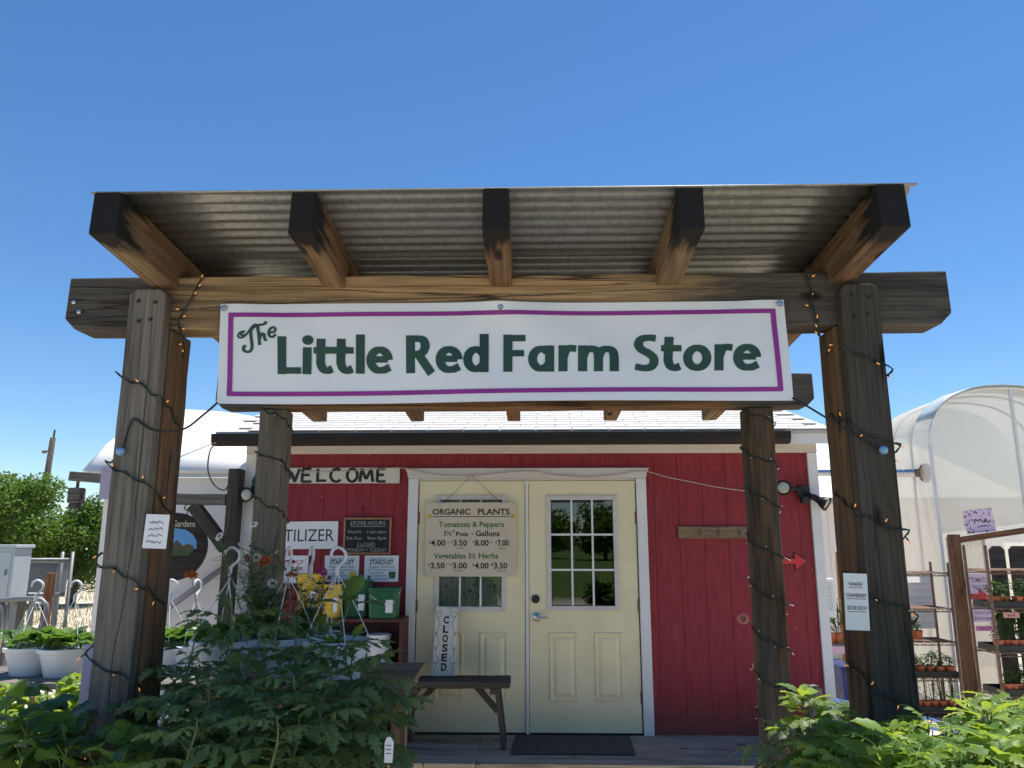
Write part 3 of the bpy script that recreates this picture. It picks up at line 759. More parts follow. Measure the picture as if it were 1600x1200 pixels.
def loose_lights(label, path, seed):
    rr = random.Random(seed); P = smooth_path(path, 8)
    t = thing('string_light', label, 'string lights', P[-1])
    m = MB(); m.tube(P, .0036, 5); m.build('wire', MAT['wire'], t)
    s = MB(); s.lathe((0,0,0), [(.0030,0),(.0034,.014),(.0024,.020)], 6, Matrix.Rotation(R(90),3,'Y')); socket = s.mesh('socket', MAT['wire'])
    s = MB(); s.lathe((0,0,0), [(.0016,.018),(.0024,.023),(.0022,.027),(.0005,.034)], 6, Matrix.Rotation(R(90),3,'Y')); bl = s.mesh('bulb', MAT['bulb'], True)
    for i in range(4, len(P)-1, 6):
        d = Vector((rr.uniform(-1,1), -.3, rr.uniform(-.4,.5))).normalized(); Mx = frame_to(P[i], P[i]+d)
        so = bpy.data.objects.new('socket', socket); link(so, t, Mx); link(bpy.data.objects.new('bulb', bl), so, Mx)
loose_lights('short light wire hanging down the left end of the front beam', [at(318,430,2.845), at(308,448,2.843), at(300,465,2.843), at(285,490,2.843), at(278,505,2.846), at(288,535,2.86), at(286,560,2.90)], 5)
loose_lights('short light wire hanging down the right end of the front beam', [at(1256,425,2.843), at(1266,450,2.842), at(1270,480,2.842), at(1278,510,2.846), at(1280,522,2.86), at(1287,540,2.88), at(1292,560,2.90)], 6)

# ------------------------------------------------------------------ the red store
WY = 6.65                     # front wall plane
def build_store():
    XL, XR = -2.475, 2.446
    t = thing('farm_store', 'small red wooden farm store with white trim and white shingle roof', 'building', ((XL+XR)/2, WY, 0))
    WT = 2.40
    # dark carcass with the door opening left free
    mb = MB()
    mb.box(XL+.02, -1.0, WY+.022, WY+.12, GZ, WT-.06); mb.box(.93, XR-.02, WY+.022, WY+.12, GZ, WT-.06); mb.box(-1.0, .93, WY+.022, WY+.12, 2.06, WT-.06)
    mb.box(XL+.02, XL+.1, WY+.12, WY+4.4, GZ, WT-.06); mb.box(XR-.1, XR-.02, WY+.12, WY+4.4, GZ, WT-.06); mb.box(XL+.02, XR-.02, WY+4.4, WY+4.5, GZ, WT-.06)
    mb.box(XL+.1, XR-.1, WY+.12, WY+4.4, GZ+.02, -.03)
    mb.build('wall_frame', MAT['dark'], t)
    # vertical siding boards
    x = XL + .085; k = 0
    while x < XR - .085:
        w = .2025
        x2 = min(x + w - .0028, XR - .083)
        segs = [(0.0, 2.30)]
        if x2 > -1.055 and x < .985: segs = [(2.135, 2.30)]
        a, b_ = x, x2
        if segs[0][0] == 0:
            if a < -1.055 < b_: b_ = -1.055
            if a < .985 < b_: a = .985
        if b_ - a > .02:
            m = MB(); m.box(a, b_, WY+.001*(k % 2), WY+.02, segs[0][0]-.02, segs[0][1]); m.build('siding_board', MAT['red'] if segs[0][0] == 0 else MAT['redclean'], t, bevel=.0012)
        if segs[0][0] == 0 and (x < -1.055 < x2):
            m = MB(); m.box(-1.055, x2, WY+.001, WY+.02, 2.135, 2.30); m.build('siding_board', MAT['redclean'], t, bevel=.0012)
        if (x < .985 < x2):
            m = MB(); m.box(x, .985, WY+.001, WY+.02, 2.135, 2.30); m.build('siding_board', MAT['redclean'], t, bevel=.0012)
            m = MB(); m.box(.985, x2, WY+.001, WY+.02, -.02, 2.30); m.build('siding_board', MAT['red'], t, bevel=.0012)
        x += w; k += 1
    for a, b_, za in ((XL+.03, -1.0, -.02), (.93, XR-.03, -.02), (-1.0, .93, 2.06)):
        m = MB(); m.box(a, b_, WY+.006, WY+.0195, za, 2.31); m.build('siding_back', MAT['redclean'], t)
    # corner and frieze trim
    for a, b_ in ((XL, XL+.085), (XR-.082, XR)):
        m = MB(); m.box(a, b_, WY-.022, WY+.06, -.04, 2.268); m.build('corner_trim', MAT['white'], t, bevel=.003)
    m = MB(); m.box(XL-.005, XR+.005, WY-.018, WY+.03, 2.27, 2.345); m.build('frieze_board', MAT['trimw'], t, bevel=.003)
    # side walls siding
    m = MB(); m.box(XR-.001, XR+.018, WY+.062, WY+4.5, -.1, 2.34); m.build('side_wall', MAT['white'], t)
    m = MB(); m.box(XL-.018, XL+.001, WY+.062, WY+4.5, -.1, 2.34); m.build('side_wall', MAT['white'], t)
    # soffit, fascia
    EY = 6.33
    m = MB(); m.box(XL-.13, XR+.04, EY+.025, WY-.02, 2.348, 2.366); m.build('soffit', MAT['trimw'], t)
    m = MB(); m.box(XL-.14, XR+.045, EY, EY+.024, 2.31, 2.425); m.build('fascia', MAT['white'], t, bevel=.003)
    # gutter: open trough profile extruded along X
    g0, g1 = -2.63, 2.105
    prof = [(0,.0),(-.002,.085),(-.008,.085),(-.006,-.004),(-.085,-.004),(-.105,.03),(-.11,.085),(-.098,.088),(-.095,.078),(-.100,.078),(-.094,.034),(-.078,.006),(-.004,.006)]
    prof = [(-.006,-.006),(-.075,-.006),(-.098,.03),(-.104,.088),(-.092,.090),(-.090,.082),(-.098,.082),(-.090,.036),(-.070,.004),(-.012,.004),(-.012,.086),(-.006,.086)]
    m = MB(); n = len(prof)
    vs = [(g0, EY + a, 2.305 + b_) for a, b_ in prof] + [(g1, EY + a, 2.312 + b_) for a, b_ in prof]
    m.add(vs, [tuple(range(n)), tuple(range(2*n-1, n-1, -1))] + [(i, n+i, n+(i+1) % n, (i+1) % n) for i in range(n)])
    gut = m.build('gutter', MAT['gutter'], t)
    for gx in (g0+.002, g1-.004):
        m = MB(); m.prism([(0,0)], 0, 0) if False else None
        m = MB(); zz = 2.305 if gx < 0 else 2.312
        out = [(-.006,-.006),(-.075,-.006),(-.098,.03),(-.104,.088),(-.006,.086)]
        m.add([(gx-.003, EY+a, zz+b_) for a, b_ in out] + [(gx+.003, EY+a, zz+b_) for a, b_ in out], [tuple(range(5)), tuple(range(9,4,-1))] + [(i, 5+i, 5+(i+1) % 5, (i+1) % 5) for i in range(5)])
        m.build('gutter_cap', MAT['gutter'], gut)
    # roof deck and shingles
    SL = .30; RY = 9.05
    rz = lambda y: 2.428 + SL*(y-EY)
    m = MB(); th = .03
    xa, xb = XL-.15, XR+.055
    m.add([(xa,EY-.03,rz(EY-.03)),(xb,EY-.03,rz(EY-.03)),(xb,RY,rz(RY)),(xa,RY,rz(RY)),(xb,2*RY-EY,rz(EY)),(xa,2*RY-EY,rz(EY)),
           (xa,EY-.03,rz(EY-.03)-th),(xb,EY-.03,rz(EY-.03)-th),(xb,RY,rz(RY)-th),(xa,RY,rz(RY)-th),(xb,2*RY-EY,rz(EY)-th),(xa,2*RY-EY,rz(EY)-th)],
          [(0,1,2,3),(3,2,4,5),(7,6,9,8),(8,9,11,10),(6,7,1,0),(4,10,11,5),(1,7,8,2),(2,8,10,4),(0,3,9,6),(3,5,11,9)])
    roof = m.build('roof', MAT['shingle'], t)
    for xg, s in ((xa, 1), (xb, -1)):   # gable triangles
        m = MB(); xx = XL if s == 1 else XR-.02
        m.add([(xx, WY, 2.34), (xx, 2*RY-WY, 2.34), (xx, RY, rz(RY)-.04), (xx+.02, WY, 2.34), (xx+.02, 2*RY-WY, 2.34), (xx+.02, RY, rz(RY)-.04)], [(0,1,2),(5,4,3),(0,3,4,1),(1,4,5,2),(2,5,3,0)])
        m.build('gable', MAT['white'], t)
    base = None; variants = []
    for v in range(4):
        mm = MB(); rr = random.Random(v); w = .30
        vs = [(.003,0,.000),(w-.003,0,.000),(w-.003,.20,-.004),(.003,.20,-.004),(.003,rr.uniform(-.004,.004),.007),(w-.003,rr.uniform(-.004,.004),.007+rr.uniform(0,.002)),(w-.003,.20,.002),(.003,.20,.002)]
        mm.add(vs, [(0,3,2,1),(4,5,6,7),(0,1,5,4),(1,2,6,5),(2,3,7,6),(3,0,4,7)]); variants.append(mm.mesh('shingle', MAT['shingle']))
    ang = math.atan(SL); rr = random.Random(5); row = 0; y = EY - .045
    cnt = 0
    while y < RY - .1 and row < 16:
        x = xa - (.15 if row % 2 else 0) - rr.uniform(0, .05)
        while x < xb:
            x0 = x; 
            if x0 + .3 <= xb + .02 and x0 >= xa - .02 and cnt < 290:
                o = bpy.data.objects.new('shingle', variants[rr.randrange(4)])
                link(o, roof, Matrix.Translation((x0, y, rz(y) + .003 + .0)) @ Matrix.Rotation(ang, 4, 'X') @ Matrix.Translation((0,0,.004))); cnt += 1
            x += .30
        y += .145; row += 1
    # ------------- door casing
    for a, b_ in ((-1.052, -.968), (.898, .982)):
        m = MB(); m.box(a, b_, WY-.024, WY+.05, -.02, 2.052); m.build('door_casing', MAT['white'], t, bevel=.003)
    m = MB(); hx0, hx1 = -1.085, 1.012
    m.prism([(hx0+.03, 2.054), (hx1-.03, 2.054), (hx1-.022, 2.10), (hx1, 2.142), (hx0, 2.142), (hx0+.022, 2.10)], WY-.034, WY+.03); m.build('head_casing', MAT['trimw'], t, bevel=.003)
    m = MB(); m.box(-.048, -.022, WY-.018, WY+.02, .0, 2.035); m.build('astragal', MAT['white'], t, bevel=.003)
    m = MB(); m.box(-.968, .898, WY+.002, WY+.05, 2.036, 2.053); m.build('door_stop', MAT['trimw'], t)
    m = MB(); m.box(-.965, .895, WY-.02, WY+.06, -.012, .004); m.build('threshold', MAT['gutter'], t)
    def door(x0, x1, wl, wr, z0w, z1w, right):
        W_ = x1-x0; m = MB()
        za, zb = .012, 2.032
        fy = WY - .004
        m.box(x0, wl, fy, fy+.044, za, zb); m.box(wr, x1, fy, fy+.044, za, zb)
        m.box(wl, wr, fy, fy+.044, za, z0w); m.box(wl, wr, fy, fy+.044, z1w, zb)
        d = m.build('door', MAT['cream'], t)
        # window: frame, muntins, nine panes
        f = MB(); q = .028; fz = fy-.012
        for a in ((wl-.012, wl+q, z0w-.012, z1w+.012), (wr-q, wr+.012, z0w-.012, z1w+.012)): f.box(a[0], a[1], fz, fz+.03, a[2], a[3])
        for a in ((wl+q, wr-q, z0w-.012, z0w+q), (wl+q, wr-q, z1w-q, z1w+.012)): f.box(a[0], a[1], fz, fz+.03, a[2], a[3])
        f.build('window_frame', MAT['trimw'], d, bevel=.004)
        pw = (wr-wl-2*q)/3; ph = (z1w-z0w-2*q)/3
        for i in (1, 2):
            f = MB(); f.box(wl+q+pw*i-.008, wl+q+pw*i+.008, fz+.006, fz+.024, z0w+q, z1w-q); f.build('muntin', MAT['white'], d)
            f = MB(); f.box(wl+q, wr-q, fz+.0075, fz+.0225, z0w+q+ph*i-.008, z0w+q+ph*i+.008); f.build('muntin', MAT['white'], d)
        for i in range(3):
            for j in range(3):
                f = MB(); f.box(wl+q+pw*i+.006, wl+q+pw*(i+1)-.006, fz+.013, fz+.016, z0w+q+ph*j+.006, z0w+q+ph*(j+1)-.006); f.build('pane', MAT['glass'], d)
        # raised lower panels
        for (pa, pb) in ((wl+.004, wl+.238), (wr+.028-.234, wr+.028)):
            z0p, z1p = Z(880, 1096, WY), Z(880, 988, WY)
            for k, (ins, dep, wd) in enumerate(((0, .006, .022),)):
                f = MB()
                ring_o = [(pa, z0p), (pb, z0p), (pb, z1p), (pa, z1p)]
                def inset(n): return [(pa+n, z0p+n), (pb-n, z0p+n), (pb-n, z1p-n), (pa+n, z1p-n)]
                rings = [(inset(0), 0), (inset(.005), -.012), (inset(.016), -.012), (inset(.026), -.001), (inset(.034), -.001), (inset(.060), -.013)]
                vs = []; fs = []
                for rg, dy in rings: vs += [(a, fy - .0005 + dy, b_) for a, b_ in rg]
                for r_ in range(len(rings)-1):
                    for i in range(4): fs.append((r_*4+i, r_*4+(i+1) % 4, r_*4+4+(i+1) % 4, r_*4+4+i))
                fs.append(tuple((len(rings)-1)*4+i for i in range(4)))
                # sink the ring trough: drop everything to sit on the slab
                vs = [(a, min(y_, fy-.0006), b_) for a, y_, b_ in vs]
                f.add(vs, fs); f.build('raised_panel', MAT['cream'], d)
        hx = x1+.004 if right else x0-.004
        for hz in (.28, 1.0, 1.72):
            f = MB(); f.lathe((hx, fy-.006, hz-.05), [(.007, 0), (.007, .1)], 8); f.box(hx-.012, hx+.012, fy-.004, fy+.002, hz-.05, hz+.05); f.build('hinge', MAT['rust'], d)
        return d
    wl, wr = X(856,860,WY), X(964,860,WY)
    dR = door(-.018, .888, wl, wr, Z(910,952,WY), Z(910,776,WY), True)
    wl2, wr2 = X(682,860,WY), X(789,860,WY)
    dL = door(-.958, -.052, wl2, wr2, Z(735,953,WY), Z(735,776,WY), False)
    RX = Matrix.Rotation(R(90), 3, 'X')
    c = at(837, 936, WY-.006); m = MB(); m.lathe(c, [(.034, 0), (.034, .012), (.027, .02), (.01, .022)], 20, RX); m.build('deadbolt', MAT['black'], dR)
    c = at(839, 964, WY-.006); m = MB(); m.lathe(c, [(.034, 0), (.034, .008), (.026, .013), (.014, .018), (.012, .05)], 20, RX); hd = m.build('handle', MAT['steel'], dR, smooth=False)
    m = MB(); m.tube([c+Vector((0,-.045,0)), c+Vector((.03,-.05,-.001)), c+Vector((.075,-.05,-.003)), c+Vector((.095,-.044,-.003))], [.011,.010,.0085,.006], 10); m.build('lever', MAT['steel'], hd, smooth=True)
    # lace curtain behind the left window
    m = MB(); n = 60; za, zb = Z(735,955,WY), Z(735,775,WY)
    vs = []
    for i in range(n+1):
        x = wl2 + (wr2-wl2)*i/n; y = WY + .055 + .012*math.sin(i*.9) + .008*math.sin(i*.37)
        vs += [(x, y, za), (x, y, zb)]
    m.add(vs, [(2*i, 2*i+2, 2*i+3, 2*i+1) for i in range(n)])
    cm, nt, b = newmat('lace_curtain'); v = coords(nt, (1,1,1))
    vo = nd(nt, 'ShaderNodeTexVoronoi'); nt.links.new(v, vo.inputs['Vector']); vo.inputs['Scale'].default_value = 55
    n2 = noise(nt, v, 9, 5)
    cc = ramp(nt, vo.outputs['Distance'], [(.45, (.92, .95, .80)), (.8, (.22, .28, .22))])
    cc = mix(nt, ramp(nt, n2, [(.42, 0.), (.6, 1.)]), cc, (.80, .86, .66)); nt.links.new(cc, b.inputs['Base Color']); b.inputs['Roughness'].default_value = .9
    m.build('curtain', cm, dL, smooth=True)
    return t
build_store()

# ------------------------------------------------------------------ signs and fittings on the store front
SY = WY - .012
def welcome():
    p0, p1 = at(425, 731, SY-.012), at(624, 755, SY-.012)
    t = thing('welcome_sign', 'long white board with hand painted black WELCOME letters on the red wall', 'sign', ((p0.x+p1.x)/2, SY, p1.z))
    m = MB(); m.box(p0.x, p1.x, SY-.012, SY+.006, p1.z, p0.z); m.build('board', MAT['closedboard'], t, bevel=.002)
    f = lambda u, v, l: Vector((u, SY-.0135-.0002*l, v))
    m = MB(); h = (p0.z-p1.z)*.80; y = p1.z + (p0.z-p1.z)*.09
    h = (p0.z-p1.z)*.84
    for ch, px, pw, gw in (('W',443,25,.88),('E',470,17,.60),('L',493,17,.62),('C',515,17,.66),('O',541,17,.80),('M',562,21,.86),('E',587.5,15,.60)):
        m = MB(); glyph(m, ch, X(px,743,SY-.013), y, h, .235, .20, f, 0, pw*6.6/FPX/gw/h*1.0); m.build('letter', MAT['blackpaint'], t)
welcome()
def two(px0, py0, px1, py1, D): 
    a, b_ = at(px0, py0, D), at(px1, py1, D); return a, b_.x-a.x, a.z-b_.z
p, w, h = two(404, 815, 527, 858, SY)
notice('fertilizer_sign', 'white paper sign reading FERTILIZER half hidden behind the rear left post', 'sign', p, w, h, MAT['paper'], [('FERTILIZER', .5, .72, .105, MAT['ink'], w*.90)], tilt=R(-.6))
p, w, h = two(410, 868, 480, 911, SY)
notice('price_sign', 'white paper price sign with red print beside the rear left post', 'sign', p, w, h, MAT['paper'], [('STARDUST', .5, .30, .03, MAT['redprint'], w*.8), ('FERTILIZER', .5, .55, .03, MAT['redprint'], w*.8), ('$20.00 EACH', .5, .82, .035, MAT['redprint'], w*.86, .01)])
for i, (a, b_, lab, sz) in enumerate(((508, 560, 'left of the two white plant food posters above the green buckets', 'small'), (570, 622, 'right of the two white plant food posters, next to the door casing', 'large'))):
    p, w, h = two(a, 868, b_, 909, SY)
    t, M = notice('plant_food_poster', lab, 'poster', p, w, h, MAT['paper'], [("Osage Gardens' own", .5, .16, .018, MAT['ink'], w*.72), ('STARDUST', .5, .34, .036, MAT['ink'], w*.7, .02), ('Organic Plant Food', .5, .47, .018, MAT['ink'], w*.72), ('For Herbs & Leafy Greens', .5, .58, .015, MAT['ink'], w*.82), ('Small $9.99', .36, .70, .014, MAT['ink'], w*.4), ('Large $39.99', .45, .80, .014, MAT['ink'], w*.4), ('15lb $24.50', .5, .94, .02, MAT['greyink'], w*.4)], group='plant food posters')
    m = MB(); m.prism([(p.x+w*.74, p.z-h*.88), (p.x+w*.90, p.z-h*.88), (p.x+w*.93, p.z-h*.62), (p.x+w*.71, p.z-h*.62)], p.y-.0016, p.y-.0008); m.build('bucket_picture', MAT['bucketgreen'] if i else MAT['signyellow'], t)
    m = MB(); m.prism([(p.x+w*.10, p.z-h*.92), (p.x+w*.20, p.z-h*.92), (p.x+w*.20, p.z-h*.76), (p.x+w*.10, p.z-h*.76)], p.y-.0016, p.y-.0008); m.build('bag_picture', MAT['greyink'], t)
def chalkboard():
    p, w, h = two(538, 809, 610, 866, SY-.01)
    t = thing('chalkboard', 'small chalkboard of store hours in a wooden frame left of the doors', 'chalkboard', (p.x+w/2, SY, p.z-h))
    m = MB(); m.box(p.x+.01, p.x+w-.01, SY-.008, SY+.004, p.z-h+.01, p.z-.01); m.build('slate', MAT['slate'], t)
    m = MB(); q = .014
    m.box(p.x, p.x+q, SY-.016, SY+.006, p.z-h, p.z); m.box(p.x+w-q, p.x+w, SY-.016, SY+.006, p.z-h, p.z)
    m.box(p.x+q, p.x+w-q, SY-.016, SY+.006, p.z-h, p.z-h+q); m.box(p.x+q, p.x+w-q, SY-.016, SY+.006, p.z-q, p.z); m.build('frame', MAT['slateframe'], t, bevel=.003)
    y = SY-.0092
    for s, fz, ch, wd, fx in (('STORE HOURS', .20, .032, .74, .5), ('Wed-Fri', .43, .028, .30, .22), ('11am-6pm', .43, .028, .40, .70), ('Sat-Sun', .60, .028, .32, .22), ('9am-5pm', .60, .028, .40, .70), ('CLOSED', .77, .028, .38, .48), ('MONDAY + TUESDAY', .93, .030, .84, .5)):
        text(t, s, p.x+w*fx, y, p.z-h*fz, ch, MAT['chalk'], w*wd)
    m = MB(); m.box(p.x+w*.14, p.x+w*.88, y-.0004, y, p.z-h*.245, p.z-h*.232); m.box(p.x+w*.28, p.x+w*.68, y-.0004, y, p.z-h*.805, p.z-h*.795); m.build('chalk_line', MAT['chalk'], t)
    m = MB(); c = at(567, 800, SY); m.tube([c+Vector((0,0,.05)), c+Vector((0,-.02,.02)), c+Vector((0,-.012,-.05))], .006, 6); m.build('hook', MAT['redshelf'], t)
chalkboard()
def organic():
    D = WY-.045
    p, w, h = two(666, 785, 806, 901, D)
    t = thing('price_board', 'cream hand lettered organic plants price board hanging on the left door', 'sign', (p.x+w/2, D, p.z-h))
    m = MB(); m.box(p.x, p.x+w, D, D+.012, p.z-h, p.z); m.build('board', MAT['signcream'], t, bevel=.002)
    y = D-.0012; s = w/900.   # zoom drawing units: 900 across, 740 down
    def ln(txt, cx, base, cap, wid, mt, bold=0): text(t, txt, p.x + (cx-150)*s, y, p.z - (base-90)*s, cap*s, mt, wid*s, bold + .014)
    k, g = MAT['blackpaint'], MAT['signgreen']
    ln('ORGANIC', 405, 210, 58, 380, k, .008); ln('PLANTS', 830, 210, 58, 318, k, .008)
    ln('Tomatoes & Peppers', 606, 332, 54, 652, g, .004)
    ln('3½"', 385, 418, 50, 110, k); ln('Pots', 515, 422, 42, 122, k, .012); ln('-', 618, 412, 40, 20, k); ln('Gallons', 770, 422, 54, 240, k, .008)
    for tx, cx, wd in (('4.00', 277, 146), ('3.50', 498, 136), ('8.00', 712, 138), ('7.00', 925, 112)): ln(tx, cx, 515, 56, wd, k, .008); ln('$', cx-wd/2-14, 490, 22, 14, k)
    for tx, cx, wd in (('3.50', 277, 140), ('3.00', 497, 142), ('4.00', 712, 138), ('3.50', 900, 132)): ln(tx, cx, 735, 56, wd, k, .008); ln('$', cx-wd/2-14, 708, 22, 14, k)
    ln('-', 380, 495, 40, 18, k); ln('-', 805, 495, 40, 18, k); ln('-', 378, 712, 40, 18, k); ln('-', 805, 712, 40, 18, k)
    ln('Vegetables', 397, 640, 56, 320, g, .004); ln('3½', 615, 640, 56, 70, k); ln('Herbs', 780, 640, 56, 190, g, .004)
    for cx, b_ in ((497, 543), (915, 545), (485, 763), (905, 763)): scribble(t, p.x+(cx-42-150)*s, p.x+(cx+42-150)*s, y-.0003, p.z-(b_-90)*s, 11*s, k, None, int(cx))
    m = MB(); m.box(p.x+70*s, p.x+840*s, y-.0004, y+.0002, p.z-144*s, p.z-138*s); m.build('rule', k, t)
    for cx in (190, 1020):
        m = MB(); c = Vector((p.x+(cx-150)*s, y-.0006, p.z-141*s))
        for a in range(6):
            d = Vector((math.cos(a*math.pi/3), 0, math.sin(a*math.pi/3))); o = Vector((-d.z, 0, d.x))
            m.add([c, c+d*14*s+o*9*s, c+d*28*s, c+d*14*s-o*9*s], [(0,1,2,3)])
        m.build('painted_flower', MAT['signyellow'], t)
    top = at(737, 743, D-.002)
    m = MB(); m.tube([Vector((p.x+w*.19, D-.004, p.z-.008)), top, Vector((p.x+w*.84, D-.004, p.z-.008))], .0022, 5); m.build('string', MAT['gutter'], t)
organic()
def closed_sign():
    D = 6.42
    base = at(692, 1066, D); top = at(697, 948, D+.10); w = at(711,1066,D).x - at(675,1066,D).x
    t = thing('closed_sign', 'tall narrow whitewashed board reading CLOSED leaning on the bench', 'sign', base)
    ang = math.atan2(.10, top.z-base.z); H = (top.z-base.z)/math.cos(ang)
    M = Matrix.Translation(base) @ Matrix.Rotation(R(1.2), 4, 'Y') @ Matrix.Rotation(-ang, 4, 'X')
    for i in range(2):
        m = MB(); a = -w/2 + i*(w*.62); b_ = a + (w*.615 if i == 0 else w*.38); m.box(a, b_, 0, .018, 0 if i == 0 else .004, H - (.0 if i == 0 else .012))
        ob = bpy.data.objects.new('board', m.mesh('board', MAT['closedboard'])); link(ob, t, M); add_bevel(ob, .003)
    for i, ch in enumerate('CLOSED'):
        text(t, ch, .0, -.0012, H*(.775 - i*.125), .056, MAT['blackpaint'], .044, .04, M)
    f = lambda u, v, l: M @ Vector((u, -.0012-.0002*l, v))
    m = MB()
    for s in (-1, 1):
        pts = [(s*w*(.34 + .08*math.sin(k*1.7)), H*(.10 + .78*k/12)) for k in range(13)]; stroke(m, pts, .004, .004, f, True, 0)
        stroke(m, [(s*w*(.32 + .12*math.cos(a)), H*.90 + w*.12*math.sin(a)) for a in [k*.7 for k in range(10)]], .004, .004, f, True, 1)
        for k in range(2, 11, 3): stroke(m, [(s*w*.36, H*(.10+.78*k/12)), (s*w*.46, H*(.13+.78*k/12))], .009, .009, f, False, 2)
    m.build('painted_vine', MAT['greyink'], t)
    m = MB(); m.lathe(f(0, H*.075, 2), [(.016, 0), (.012, .001)], 10, Matrix.Rotation(R(90), 3, 'X')); m.build('painted_flower', MAT['signyellow'], t)
closed_sign()
def arrow(name, label, c, L, H, mat, edge=None, y=0):
    t = thing(name, label, 'arrow sign', (c.x, c.y, c.z-H/2))
    def shape(g): return [(c.x-L/2-g, c.z-H*.17-g), (c.x+L*.02-g, c.z-H*.17-g), (c.x+L*.02-g, c.z-H/2-g*1.8), (c.x+L/2+g*1.6, c.z), (c.x+L*.02-g, c.z+H/2+g*1.8), (c.x+L*.02-g, c.z+H*.17+g), (c.x-L/2-g, c.z+H*.17+g)]
    m = MB(); m.prism(shape(0), c.y-.006, c.y); m.build('face', mat, t)
    if edge: m = MB(); m.prism(shape(.008), c.y-.003, c.y+.004); m.build('outline', edge, t)
arrow('arrow_sign', 'flat red arrow with black edge pointing right on the red wall', at(1242, 877, WY-.006), .20, .13, simple('arrow_red', (.55,.02,.025), .5), MAT['blackpaint'])
def coat_rack():
    a, b_ = at(1060, 832, WY-.02), at(1172, 832, WY-.02)
    t = thing('peg_board', 'short rough wooden plank with hooks fixed to the red wall', 'rack', ((a.x+b_.x)/2, WY, a.z-.05))
    lumber('plank', (a.x, WY-.011, a.z), (b_.x, WY-.011, b_.z), .02, .10, MAT['plaque'], t)
    for f in (.30, .56, .85):
        x = a.x+(b_.x-a.x)*f; m = MB(); m.tube([(x, WY-.022, a.z+.025), (x, WY-.03, a.z-.01), (x+.004, WY-.055, a.z-.03), (x, WY-.06, a.z-.005)], .006, 6); m.build('hook', MAT['old'], t)
coat_rack()
def hole():
    c = at(1161, 967, WY-.001); m = MB(); m.lathe(c, [(.045, 0), (.043, .0015), (.02, .002)], 14, Matrix.Rotation(R(90), 3, 'X'), sx=1.2)
    t = thing('pipe_stub', 'small rusty pipe stub in a patched hole in the red wall', 'pipe', (c.x, c.y, c.z-.04)); m.build('patch', simple('patched_paint', (.42,.12,.11), .8, var=.3, scale=30), t)
    m = MB(); m.lathe(c, [(.022, .0), (.022, .012), (.014, .013), (.013, .004)], 12, Matrix.Rotation(R(90), 3, 'X')); m.build('stub', MAT['rust'], t)
hole()
def garland():
    pts = []
    for px, py in ((470,738),(560,735),(625,731),(680,741),(737,743),(790,738),(830,736),(870,742),(920,745),(965,741),(1005,736),(1040,745),(1080,753),(1120,761),(1163,767)): pts.append(at(px, py, WY-.045))
    t = thing('rope_light', 'thin pale rope light looped along the top of the door casing', 'rope light', at(830,760,WY-.045))
    P = smooth_path(pts, 10); m = MB(); m.tube(P, .0042, 5); m.build('tube', simple('clear_rope', (.42,.34,.33), .4), t)
    s = MB(); s.lathe((0,0,0), [(.001,-.004),(.0055,-.002),(.0055,.002),(.001,.004)], 6); bm = s.mesh('bead', MAT['clearbulb'])
    for i in range(4, len(P), 6): link(bpy.data.objects.new('bead', bm), t, Matrix.Translation(P[i]))
garland()

def floodlight(label, box, heads):
    t = thing('floodlight', label, 'floodlight', (box.x, box.y, box.z-.06), 'twin floodlights at the store corners')
    m = MB(); m.lathe(box+Vector((0,.05,0)), [(.055,0),(.055,.03),(.045,.04)], 14, Matrix.Rotation(R(90),3,'X')); m.build('mount', MAT['black'], t)
    m = MB(); m.box(box.x-.04, box.x+.04, box.y-.05, box.y+.02, box.z-.10, box.z-.035); m.build('sensor', MAT['black'], t, bevel=.015)
    for c, d in heads:
        d = Vector(d).normalized(); q = Vector((0,0,1)).rotation_difference(d).to_matrix()
        m = MB(); m.lathe(c, [(.018,-.13),(.026,-.11),(.03,-.06),(.055,-.01),(.063,.02),(.060,.024),(.052,.006)], 18, q); hd = m.build('lamp_head', MAT['black'], t, smooth=False)
        m = MB(); m.lathe(c+d*.008, [(.052,0),(.045,.008),(.02,.013)], 16, q); m.build('lens', MAT['lamp'], hd, smooth=True)
        m = MB(); m.tube([box, (box+c-d*.11)/2+Vector((0,0,.01)), c-d*.11], .014, 8); m.build('arm', MAT['black'], t)
b0 = at(1256, 768, 6.60)
floodlight('twin black floodlight at the right corner of the red store', b0, [(at(1224,762,6.50), (-.25,-1,-.05)), (at(1289,786,6.50), (.75,-.55,-.55))])
b0 = at(402, 752, 6.60)
floodlight('twin black floodlight at the left corner of the red store', b0, [(at(386,773,6.50), (-.2,-1,-.05)), (at(412,790,6.52), (.5,-.7,-.4))])

# ------------------------------------------------------------------ porch things
def bench():
    y0, y1 = 6.18, 6.46; xa, xb = X(636,1068,6.2), X(797,1068,6.2); zt = Z(720,1064,6.2)
    t = thing('bench', 'small dark weathered plank bench standing before the left door', 'bench', ((xa+xb)/2, 6.32, 0))
    lumber('seat', (xa, 6.32, zt-.03), (xb, 6.32, zt-.025), .28, .055, MAT['bench'], t, bevel=.012)
    for x, s in ((xa+.03, -1), (xb-.10, 1)):
        for yy in (y0+.03, y1-.04):
            lumber('leg', (x, yy, zt-.05), (x+s*.045+.01, yy-.02, 0), .035, .07, MAT['bench'], t, up=(0,1,0))
        lumber('cleat', (x-.03*s, y0+.005, zt-.075), (x-.03*s, y1-.01, zt-.075), .05, .04, MAT['bench'], t)
        lumber('brace', (x+s*.005, 6.32, zt-.24), (x-s*.17, 6.32, zt-.055), .045, .045, MAT['bench'], t, up=(0,1,0))
bench()
